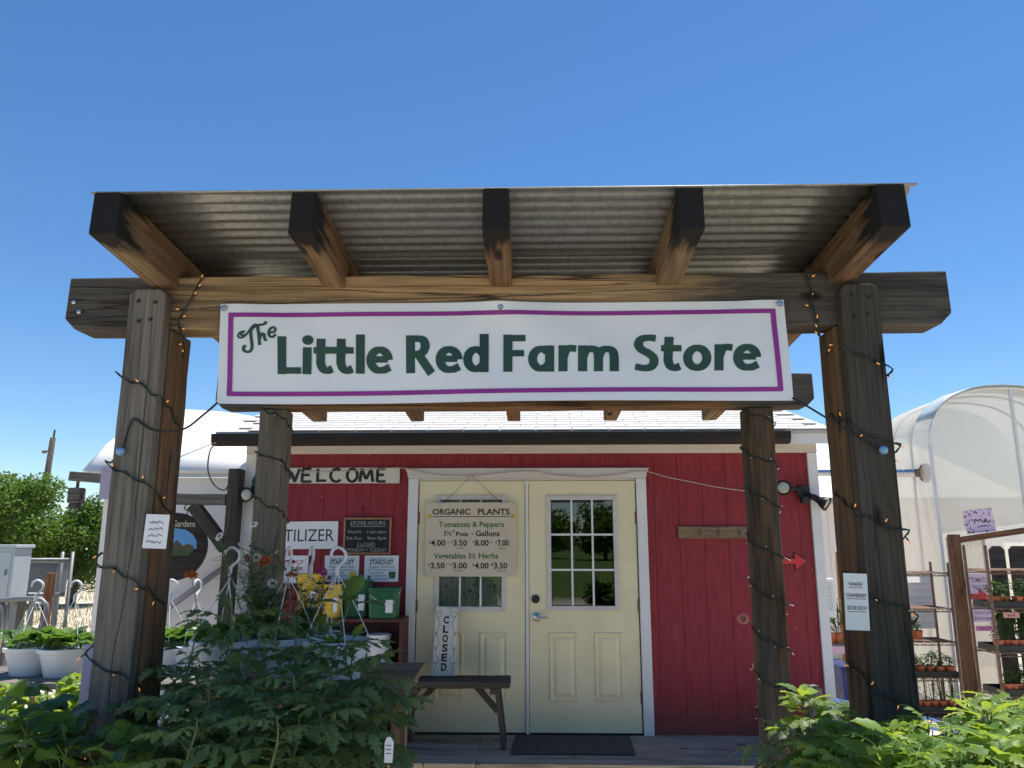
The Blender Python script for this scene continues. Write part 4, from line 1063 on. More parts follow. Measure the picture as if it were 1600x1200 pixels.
def doormat():
    a, b_, c, d = at(806,1151,6.60), at(983,1153,6.60), at(990,1178,5.95), at(797,1176,5.95)
    pts = [(X(806,1151,6.58),6.58),(X(984,1152,6.58),6.58),(X(989,1178,6.02)+.02,6.03),(X(797,1176,6.02),6.03)]
    m = MB(); m.add([(x,y,.001) for x,y in pts]+[(x,y,.012) for x,y in pts], [(3,2,1,0),(4,5,6,7)]+[(i,(i+1)%4,4+(i+1)%4,4+i) for i in range(4)])
    tag(m.build('doormat', MAT['mat'], bevel=.003), 'thin charcoal doormat lying on the porch before the right door', 'doormat')
doormat()
def shelf():
    D0, D1 = 6.30, 6.60; xa, xb = X(455,965,6.3), X(630,965,6.3); zt = Z(560,967,6.3)
    t = thing('bucket_shelf', 'dark red wooden shelf of plant food under the posters', 'shelf', ((xa+xb)/2, 6.45, 0))
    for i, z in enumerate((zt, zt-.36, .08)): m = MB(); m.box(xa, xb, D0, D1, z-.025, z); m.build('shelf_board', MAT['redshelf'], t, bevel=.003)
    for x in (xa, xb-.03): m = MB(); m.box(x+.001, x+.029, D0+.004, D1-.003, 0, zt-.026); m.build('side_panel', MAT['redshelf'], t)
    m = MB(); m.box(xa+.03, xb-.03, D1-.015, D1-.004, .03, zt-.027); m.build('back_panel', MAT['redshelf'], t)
    return zt
SHZ = shelf()
def bucket(label, px, D, w, h, mat, square, group, zb, lab=True):
    c = Vector((X(px, 960, D), D, zb)); t = thing('bucket', label, 'bucket', c, group)
    m = MB(); n = 20; vs = []
    prof = [(.86, 0), (.9, .02), (.97, .86), (1.03, .865), (1.03, .90), (.99, .905), (1.0, .95), (1.05, .955), (1.05, 1.0), (.97, 1.0), (.95, .9)]
    def ring(r, z):
        out = []
        for k in range(n):
            a = 2*math.pi*(k+.5)/n; cx, sy = math.cos(a), math.sin(a)
            if square: e = .35; cx = math.copysign(abs(cx)**e, cx); sy = math.copysign(abs(sy)**e, sy)
            out.append(c + Vector((cx*r*w/2, sy*r*w/2*(.8 if square else 1), z*h)))
        return out
    for r, z in prof: vs += ring(r, z)
    k = len(prof)
    m.add(vs, [(i*n+j, i*n+(j+1)%n, (i+1)*n+(j+1)%n, (i+1)*n+j) for i in range(k-1) for j in range(n)] + [tuple(range(n))[::-1], tuple((k-1)*n+j for j in range(n))])
    m.build('tub', mat, t)
    rb = w/2*(.8 if square else 1)
    m = MB(); m.tube(smooth_path([c+Vector((-w*.50, -.02, h*.86)), c+Vector((-w*.3, -rb-.02, h*.72)), c+Vector((0, -rb-.035, h*.55)), c+Vector((w*.3, -rb-.02, h*.45)), c+Vector((w*.5, -.02, h*.86))], 5), .003, 5); m.build('bail_handle', MAT['potwhite'], t)
    if lab: m = MB(); m.box(c.x+w*.12, c.x+w*.34, c.y-rb*1.0-.012, c.y-rb*.9, c.z+h*.2, c.z+h*.62); m.build('label_sticker', MAT['paper'], t)
Gb = 'plant food buckets on the red shelf'
bucket('tall yellow bucket at the left end of the red shelf', 484, 6.42, .22, .34, MAT['bucketyellow'], False, Gb, SHZ)
bucket('short yellow bucket beside the tall yellow one on the shelf', 519, 6.40, .17, .26, MAT['bucketyellow'], False, Gb, SHZ)
bucket('tall green bucket with pale label in the middle of the shelf', 558, 6.47, .22, .29, MAT['bucketgreen'], True, Gb, SHZ)
bucket('square green bucket nearest the door casing on the shelf', 600, 6.40, .25, .235, MAT['bucketgreen'], True, Gb, SHZ)
for i, (px, mt, lab) in enumerate(((498, 'paper', 'white tub on the lower red shelf at its left'), (545, 'bucketgreen', 'green tub on the lower red shelf in its middle'), (593, 'paper', 'white lidded tub on the lower red shelf near the door'))):
    bucket(lab, px, 6.44, .19, .23, MAT[mt], False, 'tubs on the lower red shelf', SHZ-.36, False)

# ------------------------------------------------------------------ left: white building, timber frame, yard
def left_building():
    D = 7.25
    xa, xb = X(150, 900, D), -2.62
    zt = Z(300, 745, D)
    t = thing('white_outbuilding', 'white walled outbuilding with a rounded bright white roof left of the store', 'building', ((xa+xb)/2, D, GZ))
    m = MB(); m.box(xa, xb, D, D+5, GZ, zt-.01); m.build('wall', MAT['whitewall'], t)
    m = MB(); m.box(xa-.10, xb+.02, D-.10, D-.075, zt-.005, zt+.06); m.build('fascia', MAT['trimw'], t, bevel=.004)
    m = MB(); m.box(xa-.10, xb+.02, D-.075, D-.002, zt-.004, zt+.012); m.build('soffit', MAT['trimw'], t)
    # rounded roof shell rising from the eave
    cxm = X(318, 648, 9.6); n = 40; q = 14; vs = []
    ztop = Z(318, 648, 9.6)
    for j in range(q+1):
        s = j/q; y = D - .13 + 4.9*s
        for i in range(n+1):
            x = xa - .16 + (xb + .61 - xa)*i/n
            arch = max(0.0, 1 - abs((x-cxm)/(1.45 if x < cxm else 2.4))**2.2)
            rise = math.sin(min(1.0, s/.48)*math.pi/2)**.8
            vs.append((x, y, zt + .055 + (ztop-zt-.055)*(arch*rise)))
    m = MB(); m.add(vs, [(j*(n+1)+i, j*(n+1)+i+1, (j+1)*(n+1)+i+1, (j+1)*(n+1)+i) for j in range(q) for i in range(n)])
    ob = m.build('roof', MAT['whiteroof'], t, smooth=True)
    sm = ob.modifiers.new('thickness', 'SOLIDIFY'); sm.thickness = .04; sm.offset = -1
left_building()
def cable(name, label, pts, r, mat):
    m = MB(); m.tube(smooth_path(pts, 8), r, 6); tag(m.build(name, mat, smooth=True), label, 'cable')
cable('cable', 'thin brown cable looping down from the left end of the gutter', [at(338,692,6.2), at(328,705,6.2), at(325,735,6.25), at(335,758,6.3), at(350,766,6.35), at(357,758,6.38)], .006, MAT['redwood'])
cable('cable', 'thin grey wire stretching left from the gutter end towards the white roof', [at(336,692,6.2), at(300,706,6.6), at(262,722,7.0)], .004, MAT['pipe'])
def left_frame():
    D = 6.55
    t = thing('timber_frame', 'old grey timber sign frame with post, crossbeam and brace beside the store', 'timber frame', (X(365,850,D), D, GZ))
    zt = Z(366, 733, D); xp = X(365, 780, D)
    lumber('post', (xp, D, GZ), (xp+.012, D, zt), .11, .115, MAT['postdark'], t, up=(0,-1,0), bevel=.012)
    zb = Z(320, 781, D)
    lumber('crossbeam', (X(188,781,D), D-.01, zb+.012), (xp-.05, D-.01, zb), .10, .092, MAT['old'], t)
    lumber('post', (X(190,850,D), D, GZ), (X(190,850,D), D, zb+.05), .11, .11, MAT['old'], t, up=(0,-1,0))
    lumber('brace', (X(303,790,D), D, zb-.045), (xp-.03, D, Z(345,858,D)), .095, .11, MAT['postdark'], t, up=(0,1,0))
left_frame()
def oval_sign():
    D = 6.50; c = at(270, 854, D); rx, rz = .285, .28
    t = thing('oval_sign', 'dark oval wooden sign with a painted mountain view hanging from the old timber frame', 'sign', (c.x, D, c.z-rz))
    n = 48
    def disc(name, rx_, rz_, y0, y1, mat, parent=t, f=None):
        m = MB(); m.prism([(c.x+rx_*math.cos(2*math.pi*k/n), c.z+rz_*math.sin(2*math.pi*k/n)) for k in range(n)], y0, y1); return m.build(name, mat, parent)
    disc('rim', rx, rz, D, D+.03, MAT['blackpaint'])
    # horizontal dark planks clipped to the oval
    k = 7
    for i in range(k):
        z0 = -rz*.95 + i*2*rz*.95/k; z1 = z0 + 2*rz*.95/k - .004; out = []
        ex = lambda z: rx*.95*math.sqrt(max(0.0, 1-(z/(rz*.955))**2))
        zs = [z0 + (z1-z0)*j/5 for j in range(6)]
        out = [(c.x+ex(z), c.z+z) for z in zs] + [(c.x-ex(z), c.z+z) for z in zs[::-1]]
        m = MB(); m.prism(out, D-.006, D+.002); m.build('plank', wood_dark, t)
    pr = lambda pts, mat, y, nm: (lambda m: (m.prism([(c.x+a*rx, c.z+b_*rz) for a, b_ in pts], D-.007-y, D-.0065-y*.5), m.build(nm, mat, t)))(MB())
    blue = simple('painted_sky', (.10,.30,.60), .6); pr([(-.6,-.06),(.72,-.06),(.70,.16),(.58,.36),(.34,.50),(0,.54),(-.26,.48),(-.48,.36),(-.6,.16)], blue, .0006, 'painted_sky')
    pr([(-.62,-.12),(.64,-.12),(.62,.02),(.46,.08),(.30,.02),(.12,.20),(-.02,.05),(-.2,.15),(-.4,.02),(-.6,.06)], simple('painted_mountain', (.10,.06,.035), .7), .0012, 'painted_mountain')
    pr([(-.6,-.26),(.5,-.26),(.62,-.12),(.2,-.08),(-.3,-.13),(-.62,-.10)], simple('painted_meadow', (.03,.08,.03), .7), .0018, 'painted_meadow')
    text(t, 'Osage Gardens', c.x, D-.0085, c.z+rz*.58, .055, MAT['signcream'], rx*1.25)
    for dx in (-.1, .085):
        m = MB(); m.tube(smooth_path([(c.x+dx, D+.015, c.z+rz*.93), (c.x+dx+.015, D+.005, c.z+rz*1.04), (c.x+dx-.012, D, c.z+rz*1.12), (c.x+dx, D, Z(280,788,D))], 5), .005, 6); m.build('hook', MAT['blackpaint'], t)
wood_dark = wood('dark_stained_plank', (.035,.026,.02), (.05,.042,.036), (.01,.008,.007), .4)
oval_sign()
m = MB(); m.tube([at(228,975,7.12), at(348,888,7.12)], .028, 10)
tag(m.build('pipe', MAT['slantpipe'], smooth=True), 'slanting grey pipe against the white wall behind the baskets', 'pipe')
def lamp_arm():
    D = 7.0; t = thing('bracket_arm', 'short timber arm with hanging box lamp left of the front post', 'bracket', at(128,800,D))
    lumber('arm', at(111,744,D), at(190,750,D), .08, .085, MAT['old'], t)
    a = at(122,752,D)
    m = MB(); m.tube([a, a+Vector((0,0,-.06))], .014, 6); m.build('stem', MAT['rust'], t)
    m = MB(); m.box(a.x-.06, a.x+.06, D-.05, D+.05, a.z-.20, a.z-.06); m.build('lamp_box', MAT['old'], t, bevel=.012)
    m = MB(); m.box(a.x-.045, a.x+.035, D-.04, D+.04, a.z-.25, a.z-.201); m.build('lamp_base', MAT['bench'], t, bevel=.008)
lamp_arm()

def cabinet(label, px0, px1, py0, py1, D, dep, mat, mat2=None, legs=True):
    a, b_ = at(px0, py0, D), at(px1, py1, D)
    t = thing('utility_cabinet', label, 'cabinet', ((a.x+b_.x)/2, D, GZ))
    m = MB(); m.box(a.x, b_.x, D, D+dep, b_.z, a.z-.04); m.build('case', mat, t, bevel=.01)
    m = MB(); m.box(a.x-.02, b_.x+.02, D-.03, D+dep+.02, a.z-.04, a.z); m.build('lid', MAT['cabinet'], t, bevel=.008)
    m = MB(); m.box(a.x+.03, b_.x-.03, D-.008, D+.001, b_.z+.04, a.z-.08); m.build('door', mat2 or mat, t, bevel=.005)
    m = MB(); m.box(b_.x-.08, b_.x-.06, D-.02, D-.006, (a.z+b_.z)/2-.03, (a.z+b_.z)/2+.03); m.build('latch', MAT['pipe'], t)
    for x in (a.x+.04, b_.x-.04): m = MB(); m.box(x-.025, x+.025, D+dep/2-.025, D+dep/2+.025, GZ, b_.z); m.build('leg', MAT['pipe'], t)
cabinet('pale grey electrical cabinet at the left edge of the yard', -60, 14, 851, 938, 8.6, .3, MAT['cabinet'])
cabinet('small grey meter box with a light side panel behind the pipe rail', 43, 84, 874, 930, 9.6, .25, MAT['cabdark'])
def pipe_fence():
    D = 9.0; t = thing('pipe_fence', 'galvanised pipe fence across the yard at the left edge', 'fence', (X(60,950,D), D, GZ))
    zr = Z(50, 876, D)
    for a, b_, py in ((-140, 108, 876), (-140, 100, 930)):
        m = MB(); m.tube([at(a,py,D), at(b_,py-1,D)], .024, 8); m.build('rail', MAT['pipe'], t, smooth=True)
    for px in (-60, 3, 88, 104):
        x = X(px, 930, D); m = MB(); m.tube([(x, D+.03, GZ), (x, D+.03, zr+.10)], .021, 8); m.build('post', MAT['pipe'], t, smooth=True)
    for k in range(7):
        x = X(89+2*k, 900, D); m = MB(); m.tube([(x, D+.01, Z(90,930,D)), (x, D+.01, zr)], .004, 4); m.build('picket', MAT['pipe'], t)
    D = 7.6; a = [at(-30,950,D), at(4,945,D), at(8,985,D), at(20,1003,D), at(55,1000,D), at(62,985,D), at(66,938,D), at(-40,941,D)]
    m = MB(); m.tube(smooth_path(a, 5), .024, 8); m.build('gate_loop', MAT['pipe'], t, smooth=True)
pipe_fence()
for px, py0, D, lab, w in ((76, 895, 8.2, 'rusty brown stake standing behind the hanging baskets at the left', .07), (21, 918, 8.9, 'grey wooden fence stake nearest the left edge', .09), (33, 922, 8.9, 'grey wooden fence stake right of its neighbour by the cabinet', .07)):
    b_ = at(px, py0, D); o = lumber('wooden_stake', (b_.x, D, GZ), (b_.x+.03, D, b_.z), w, w, MAT['redwood'] if px == 76 else MAT['old'], None, up=(0,-1,0))
    tag(o, lab, 'stake')
def pole():
    D = 42; t = thing('utility_pole', 'wooden utility pole rising behind the trees on the left', 'utility pole', (X(77,740,D), D, GZ))
    x = X(69, 740, D); zt = Z(84, 684, D)
    m = MB(); m.tube([(x, D, GZ), (x+.25, D, zt)], [.20, .15], 10); m.build('pole', MAT['bench'], t, smooth=True)
    m = MB(); m.tube([(x+.28, D, zt-.3), (x+.30, D, zt+.45)], .05, 6); m.build('top_pin', MAT['bench'], t)
    m = MB(); m.tube([at(80,706,D), at(69,704,D)], .04, 6); m.build('arm', MAT['bench'], t)
    m = MB(); m.lathe(at(69,706,D), [(.05,-.1),(.13,-.05),(.13,.05),(.05,.1)], 8); m.build('insulator', MAT['pipe'], t)
pole()

# ------------------------------------------------------------------ foliage tools
def leaflet(mb, base, dr, nrm, L, Wd, lobes=3, ser=.35, curl=.25, fold=.25, mi=0):
    dr = dr.normalized(); sd = nrm.cross(dr).normalized(); n = lobes*2+1
    mid = []; lf = []; rt = []
    for i in range(n+1):
        t = i/n; p = base + dr*(L*t) - nrm*(curl*L*t*t)
        w = Wd/2*(math.sin(math.pi*min(1, t**.72))**.8)
        k = 1.0 if i % 2 == 1 else 1-ser
        f = .0 if i % 2 == 1 else .06
        mid.append(p)
        lf.append(p + sd*w*k + nrm*(w*k*fold) + dr*L*(.07 - f)); rt.append(p - sd*w*k + nrm*(w*k*fold) + dr*L*(.07 - f))
    vs = mid + lf[1:-1] + rt[1:-1]; m = n+1
    fs = []
    L_ = lambda i: m + i - 1
    R_ = lambda i: m + (n-1) + i - 1
    fs += [(0, 1, L_(1)), (0, R_(1), 1)]
    for i in range(1, n-1):
        fs += [(i, i+1, L_(i+1), L_(i)), (i+1, i, R_(i), R_(i+1))]
    fs += [(n-1, n, L_(n-1)), (n, n-1, R_(n-1))]
    mb.add(vs, fs, mi)
def tomato_leaf(seed, L=.24, big=1.0):
    rr = random.Random(seed); mb = MB(); Zv = Vector((0,0,1))
    P = lambda t: Vector((L*t, .02*math.sin(t*2+seed), L*(.12*t - .38*t*t)))
    mb.tube([P(0), P(.3), P(.6), P(.9)], [.0026,.0022,.0018,.001], 4, 1, cap=False)
    def lf(t, ang, l):
        d0 = (P(min(1, t+.05)) - P(t-.05)).normalized(); q = Matrix.Rotation(ang, 3, Zv)
        d = q @ d0; nrm = (Zv + Vector((rr.uniform(-.3,.3), rr.uniform(-.3,.3), 0))).normalized(); nrm = (nrm - d*nrm.dot(d)).normalized()
        leaflet(mb, P(t), d, nrm, l, l*rr.uniform(.55,.72)*big, 4, .48, rr.uniform(.15,.5), rr.uniform(.05,.35))
    lf(.86, rr.uniform(-.15,.15), L*.42)
    for t, a, l in ((.30, 1.15, .24), (.52, 1.05, .34), (.74, .9, .36)):
        for s in (-1, 1): lf(t + rr.uniform(-.03,.03), s*(a + rr.uniform(-.2,.2)), L*l*rr.uniform(.85,1.12))
    for t in (.42, .64):
        for s in (-1, 1): lf(t, s*1.3, L*.12)
    return mb.mesh('leaf', [MAT['leaf'], MAT['stem']], True)
def pepper_sunlit_leaf(seed, L=.13, mat='leafbright', wf=.46):
    rr = random.Random(seed); mb = MB()
    mb.tube([Vector((0,0,0)), Vector((L*.3,0,.01))], [.0018,.0014], 4, 1, cap=False)
    leaflet(mb, Vector((L*.25,0,.008)), Vector((1,0,rr.uniform(-.1,.2))), Vector((0,0,1)), L*.85, L*wf*rr.uniform(.9,1.1), 4, .04, rr.uniform(.2,.55), rr.uniform(.12,.35))
    return mb.mesh('leaf', [MAT[mat], MAT['stem']], True)
def tri_leaf(seed, L=.10, mat='leafberry'):
    rr = random.Random(seed); mb = MB(); c = Vector((L*.55, 0, L*.35))
    mb.tube([Vector((0,0,0)), Vector((L*.3,0,L*.25)), c], [.0018,.0016,.0014], 4, 1, cap=False)
    for a in (0, 1.75, -1.75):
        d = Vector((math.cos(a), math.sin(a), rr.uniform(-.1,.15))); leaflet(mb, c, d, Vector((0,0,1)), L*.62, L*.58, 5, .13, rr.uniform(.1,.4), rr.uniform(.05,.3))
    return mb.mesh('leaf', [MAT[mat], MAT['stem']], True)
TL = [tomato_leaf(i) for i in range(7)]; PL = [pepper_sunlit_leaf(i) for i in range(5)]; SL_ = [tri_leaf(i) for i in range(5)]
TL_SUNLIT = []
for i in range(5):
    me = tomato_leaf(20+i); me.materials[0] = MAT['leafbright']; TL_SUNLIT.append(me)  # tomato leaves in a brightened colour that stands in for sunlight
def pot_mesh(r, h, mat, name='pot'):
    m = MB(); m.lathe((0,0,0), [(r*.72,0),(r*.74,h*.02),(r*.93,h*.84),(r*1.0,h*.85),(r*1.02,h*1.0),(r*.95,h*1.0),(r*.92,h*.92)], 18); return m.mesh(name, mat)
def soil_mesh(r):
    m = MB(); m.lathe((0,0,0), [(r,0),(r*.5,.006),(.01,.008)], 12); return m.mesh('soil', MAT['soil'])
POT_G = pot_mesh(.085, .17, MAT['terra']); SOIL_G = soil_mesh(.08)
def plant(name, label, cat, base, H, nleaf, leaves, sc=1.0, group=None, pot=(POT_G, SOIL_G, .17), seed=0, lean=(0,0), spread=1.0, stake=False, start=.12, stemr=.006, droop=.25):
    rr = random.Random(seed); base = Vector(base)
    t = thing(name, label, cat, base, group); z0 = 0
    if pot:
        link(bpy.data.objects.new('pot', pot[0]), t, Matrix.Translation(base)); link(bpy.data.objects.new('soil', pot[1]), t, Matrix.Translation(base+Vector((0,0,pot[2]*.9)))); z0 = pot[2]*.9
    n = 8; P = []
    for i in range(n+1):
        s = i/n; P.append(base + Vector((lean[0]*s*s + .012*math.sin(s*7+seed), lean[1]*s*s + .012*math.cos(s*6+seed*2), z0 + (H-z0)*s)))
    m = MB(); m.tube(P, [stemr*(1-.65*i/n) for i in range(n+1)], 6); m.build('stem', MAT['stem'], t, smooth=True)
    if stake: m = MB(); m.tube([base+Vector((.02,-.02,z0-.05)), base+Vector((.03,-.03,H*.92))], .005, 6); m.build('bamboo_stake', MAT['bamboo'], t)
    for k in range(nleaf):
        s = start + (1-start)*(k+rr.uniform(.2,.8))/nleaf; i = min(n-1, int(s*n)); f = s*n - i
        p = P[i]*(1-f) + P[i+1]*f
        yaw = k*2.4 + rr.uniform(-.4,.4) + seed; pitch = (.55*s + .05 - droop*(1-s)) + rr.uniform(-.25,.25)
        q = sc*spread*(.75 + .5*math.sin(math.pi*min(1, s*.9+.1)))*rr.uniform(.85,1.15)
        if s > .93: q *= .65
        M = Matrix.Translation(p) @ Matrix.Rotation(yaw, 4, 'Z') @ Matrix.Rotation(-pitch, 4, 'Y') @ Matrix.Rotation(rr.uniform(-.4,.4), 4, 'X') @ Matrix.Scale(q, 4)
        link(bpy.data.objects.new('leaf', leaves[rr.randrange(len(leaves))]), t, M)
    return t
def crown_mesh(name, seed, rx, ry, rz, n, leaf, mat, blobs=14):
    rr = random.Random(seed); bl = []
    for i in range(blobs):
        a = rr.uniform(0, 2*math.pi); h = rr.uniform(-.55, .75); r = math.sqrt(max(0, 1-h*h))*rr.uniform(.35,.75)
        bl.append((Vector((math.cos(a)*r*rx, math.sin(a)*r*ry, h*rz)), rr.uniform(.28,.5)))
    mb = MB(); vs = []; fs = []
    for k in range(n):
        c, br = bl[rr.randrange(blobs)]
        d = Vector((rr.gauss(0,1), rr.gauss(0,1), rr.gauss(0,1))).normalized(); rad = br*rr.random()**.4
        p = c + Vector((d.x*rx, d.y*ry, d.z*rz))*rad
        a = Vector((rr.gauss(0,1), rr.gauss(0,1), rr.gauss(0,.6))).normalized(); b_ = a.cross(Vector((rr.gauss(0,1),rr.gauss(0,1),rr.gauss(0,1)))).normalized()
        L = leaf*rr.uniform(.6,1.3); i0 = len(vs)
        vs += [p, p + a*L*.5 + b_*L*.3, p + a*L, p + a*L*.5 - b_*L*.3]; fs.append((i0, i0+1, i0+2, i0+3))
    mb.add(vs, fs); return mb.mesh(name, mat), bl
def tree(name, label, base, H, rx, rz, n, leaf, seed, group, cz=.6, mesh=None):
    base = Vector(base); t = thing(name, label, 'tree', base, group); rr = random.Random(seed)
    me, bl = mesh if mesh else crown_mesh('crown', seed, rx, rx*.85, rz, n, leaf, MAT['leaftree'])
    c = base + Vector((0,0,H*cz))
    link(bpy.data.objects.new('crown', me), t, Matrix.Translation(c) @ (Matrix.Rotation(rr.uniform(0,6), 4, 'Z') if mesh else Matrix.Identity(4)))
    m = MB(); m.tube([base, base+Vector((.08*H*.2,0,H*.3)), c], [H*.035, H*.026, H*.012], 8)
    for cc, br in bl[:8]: m.tube([base+Vector((0,0,H*.28)), (base+Vector((0,0,H*.4))+c+cc)/2, c+cc], [H*.016, H*.01, H*.004], 5)
    m.build('trunk', MAT['bark'], t, smooth=True)
    return me, bl
tg = 'trees behind the yard'
tree('broadleaf_tree', 'large leafy green tree filling the left edge behind the cabinets', (X(38,900,20.5), 20.5, GZ), 3.5, 2.0, 1.55, 26000, .095, 3, tg, .52)
tree('broadleaf_tree', 'bushy green tree just left of the front left post', (X(116,900,21), 21, GZ), 3.3, 1.25, 1.45, 15000, .09, 4, tg, .50)
tree('broadleaf_tree', 'green tree partly cut off by the left picture edge', (X(-60,900,22), 22, GZ), 3.9, 2.2, 1.7, 12000, .11, 6, tg, .52)
far = crown_mesh('crown', 9, 4.0, 3.5, 2.6, 4200, .42, MAT['leaftree'])
for i, (x, y) in enumerate(((-16,-62),(-9,-66),(-3,-60),(2,-68),(7,-61),(12,-66),(18,-60),(25,-66),(-24,-64))):
    tree('broadleaf_tree', 'dark tree across the lawn behind the viewer, ' + ('ninth','sixth','third','first','second','fourth','fifth','seventh','eighth')[i] + ' from the door axis', (x, y, GZ), 5.4, 3, 2.6, 0, .4, i, 'trees mirrored in the door glass', .55, far)
def tufts():
    rr = random.Random(3); mb = MB(); vs = []; fs = []
    for k in range(9000):
        y = rr.uniform(9, 34); x = -y*rr.uniform(.36, .78); h = rr.uniform(.06,.22); a = rr.uniform(0,6.28); i0 = len(vs)
        if mnoise.noise(Vector((x*.4,y*.25,0))) < -.05: continue
        w = .012; dx, dy = math.cos(a)*w, math.sin(a)*w; lx, ly = rr.uniform(-.08,.08), rr.uniform(-.08,.08)
        vs += [(x-dx,y-dy,GZ-.02),(x+dx,y+dy,GZ-.02),(x+lx,y+ly,GZ+h)]; fs.append((i0,i0+1,i0+2))
    mb.add(vs, fs); tag(mb.build('dry_grass', MAT['straw']), 'dry yellow grass growing across the yard behind the pipe fence', 'grass', kind='stuff')
tufts()

# ------------------------------------------------------------------ right: white shed, duct, greenhouse, plant racks
def right_building():
    D = 12.0; xa, xb = X(1255, 780, D), X(1560, 780, D); ze = Z(1290, 778, D)
    t = thing('white_shed', 'long white metal shed with bright white roof behind the right post', 'building', ((xa+xb)/2, D, GZ))
    m = MB(); m.box(xa, xb, D, D+6, GZ, ze-.01); m.build('wall', MAT['whitewall'], t)
    D2 = 15.5; zr = Z(1410, 686, D2)
    m = MB(); m.add([(xa-.1,D-.2,ze),(xb+.3,D-.2,ze),(xb+.3,D2,zr),(xa-.1,D2,zr),(xb+.3,2*D2-D,ze),(xa-.1,2*D2-D,ze)], [(0,1,2,3),(3,2,4,5)])
    ob = m.build('roof', MAT['whiteroof'], t); sm = ob.modifiers.new('thickness', 'SOLIDIFY'); sm.thickness = .05; sm.offset = -1
    m = MB(); m.box(xa-.1, xb+.3, D-.225, D-.2, ze-.10, ze-.02); m.build('fascia', MAT['trimw'], t)
    k = 0; x = xa+.05
    while x < xb: m = MB(); m.box(x, x+.03, D-.018, D+.001, GZ, ze-.05); m.build('wall_rib', MAT['whitewall'], t); x += .30
right_building()
def duct():
    D = 8.9; a, b_ = at(1385, 739, D+.4), at(1440, 739, D)
    t = thing('vent_duct', 'shiny round metal vent pipe with flared end beside the greenhouse', 'duct', b_)
    d = (b_-a).normalized(); q = Vector((0,0,1)).rotation_difference(d).to_matrix(); L = (b_-a).length
    m = MB(); m.lathe(a - d*1.2, [(.045,0),(.045,L+1.2)], 16, q); m.build('pipe', MAT['steel'], t, smooth=False)
    m = MB(); m.lathe(b_, [(.047,-.06),(.05,-.02),(.11,.04),(.112,.05),(.10,.048),(.045,0)], 16, q); m.build('flare', MAT['rust'], t)
duct()
GHD = 8.6
def greenhouse():
    D = GHD; t0 = at(1540, 840, D)
    xl = X(1478, 840, D); xc = X(1563, 607, D); hw = xc - xl + .06; zs = Z(1470, 690, D); zp = Z(1563, 606, D)
    t = thing('greenhouse', 'arched polycarbonate greenhouse with timber door frame at the right edge', 'greenhouse', (xc, D, GZ))
    arc = []
    n = 18
    for k in range(n+1):
        a = math.pi*(1 - k/n); arc.append((xc + hw*math.copysign(abs(math.cos(a))**.85, math.cos(a)), zs + (zp-zs)*math.sin(a)**.9))
    zh = Z(1540, 838, D); DEP = 1.35
    # front gable panels above the door head: split at the mullions
    cuts = [xc-hw, X(1590, 700, D), xc+hw]
    def top(x):
        for i in range(n):
            (x0, z0), (x1, z1) = arc[i], arc[i+1]
            if x0 <= x <= x1: return z0 + (z1-z0)*(x-x0)/max(1e-6, x1-x0)
        return zs
    for k in range(2):
        a, b_ = cuts[k]+.008, cuts[k+1]-.008; q = 14
        up = [(a+(b_-a)*i/q, top(a+(b_-a)*i/q)-.012) for i in range(q+1)]
        m = MB(); m.prism([(a, zh+.03), (b_, zh+.03 + .12*(b_-a))] + up[::-1], D, D+.008); m.f = m.f[:1]; m.m = m.m[:1]; m.build('gable_panel', MAT['poly'], t)
    for x in cuts[:2]:
        m = MB(); m.box(x-.016, x+.016, D-.014, D+.02, GZ if x == cuts[0] else zh+.03, max(zs, top(x))-.01); m.build('corner_trim', MAT['white'], t, bevel=.004)
    m = MB(); m.tube([(x, D-.006, z) for x, z in arc], .016, 6); m.build('arch_trim', MAT['white'], t, smooth=True)
    # curved side and roof panels running back
    full = [(xc-hw, GZ)] + [(xc-hw, zs*.5+GZ*.5)] + arc + [(xc+hw, GZ)]
    bounds = [0, 2, 6, 11, 16, len(full)-1]
    for a, b_ in zip(bounds[:-1], bounds[1:]):
        pts = full[a:b_+1]; vs = []
        for x, z in pts:
            # slight bulge, like sheets bent over hoops
            vs += [(x, D+.01, z), (x-.02, D+DEP*.5, z+.015), (x, D+DEP, z)]
        m = MB(); m.add(vs, [(i*3+j, i*3+j+1, i*3+4+j, i*3+3+j) for i in range(len(pts)-1) for j in range(2)])
        ob = m.build('roof_panel' if a else 'side_panel', MAT['polyroof'] if a > 2 else MAT['poly'], t, smooth=True)
    edge = arc[2:17]
    m = MB(); m.add([p for x, z in edge for p in ((x, D-.05, z+.03), (x*1.0, D+.35, z+.045))], [(2*i, 2*i+2, 2*i+3, 2*i+1) for i in range(len(edge)-1)])
    ob = m.build('edge_flap', MAT['cabinet'], t, smooth=True); sm = ob.modifiers.new('thickness', 'SOLIDIFY'); sm.thickness = .006
    m = MB(); m.prism([(x, z) for x, z in full], D+DEP, D+DEP+.008); m.f = m.f[:1]; m.m = m.m[:1]; m.build('back_wall', MAT['polyroof'], t)
    for y in (D+.45, D+.9):
        m = MB(); m.tube([(x*1.0+(.012 if x < xc else -.012), y, z-.012) for x, z in full], .012, 6); m.build('hoop', MAT['pipe'], t, smooth=True)
    # timber door frame
    lumber('door_post', (X(1487,850,D)+.02, D-.03, GZ), (X(1489,850,D), D-.03, zh+.02), .09, .10, MAT['redwood'], t, up=(0,-1,0))
    lumber('door_head', (X(1480,846,D), D-.03, Z(1480,846,D)), (xc+hw+.1, D-.03, Z(1600,829,D)+.13), .07, .06, MAT['redwood'], t)
    lumber('door_post', (xc+hw-.05, D-.03, GZ), (xc+hw-.05, D-.03, zh+.1), .09, .10, MAT['redwood'], t, up=(0,-1,0))
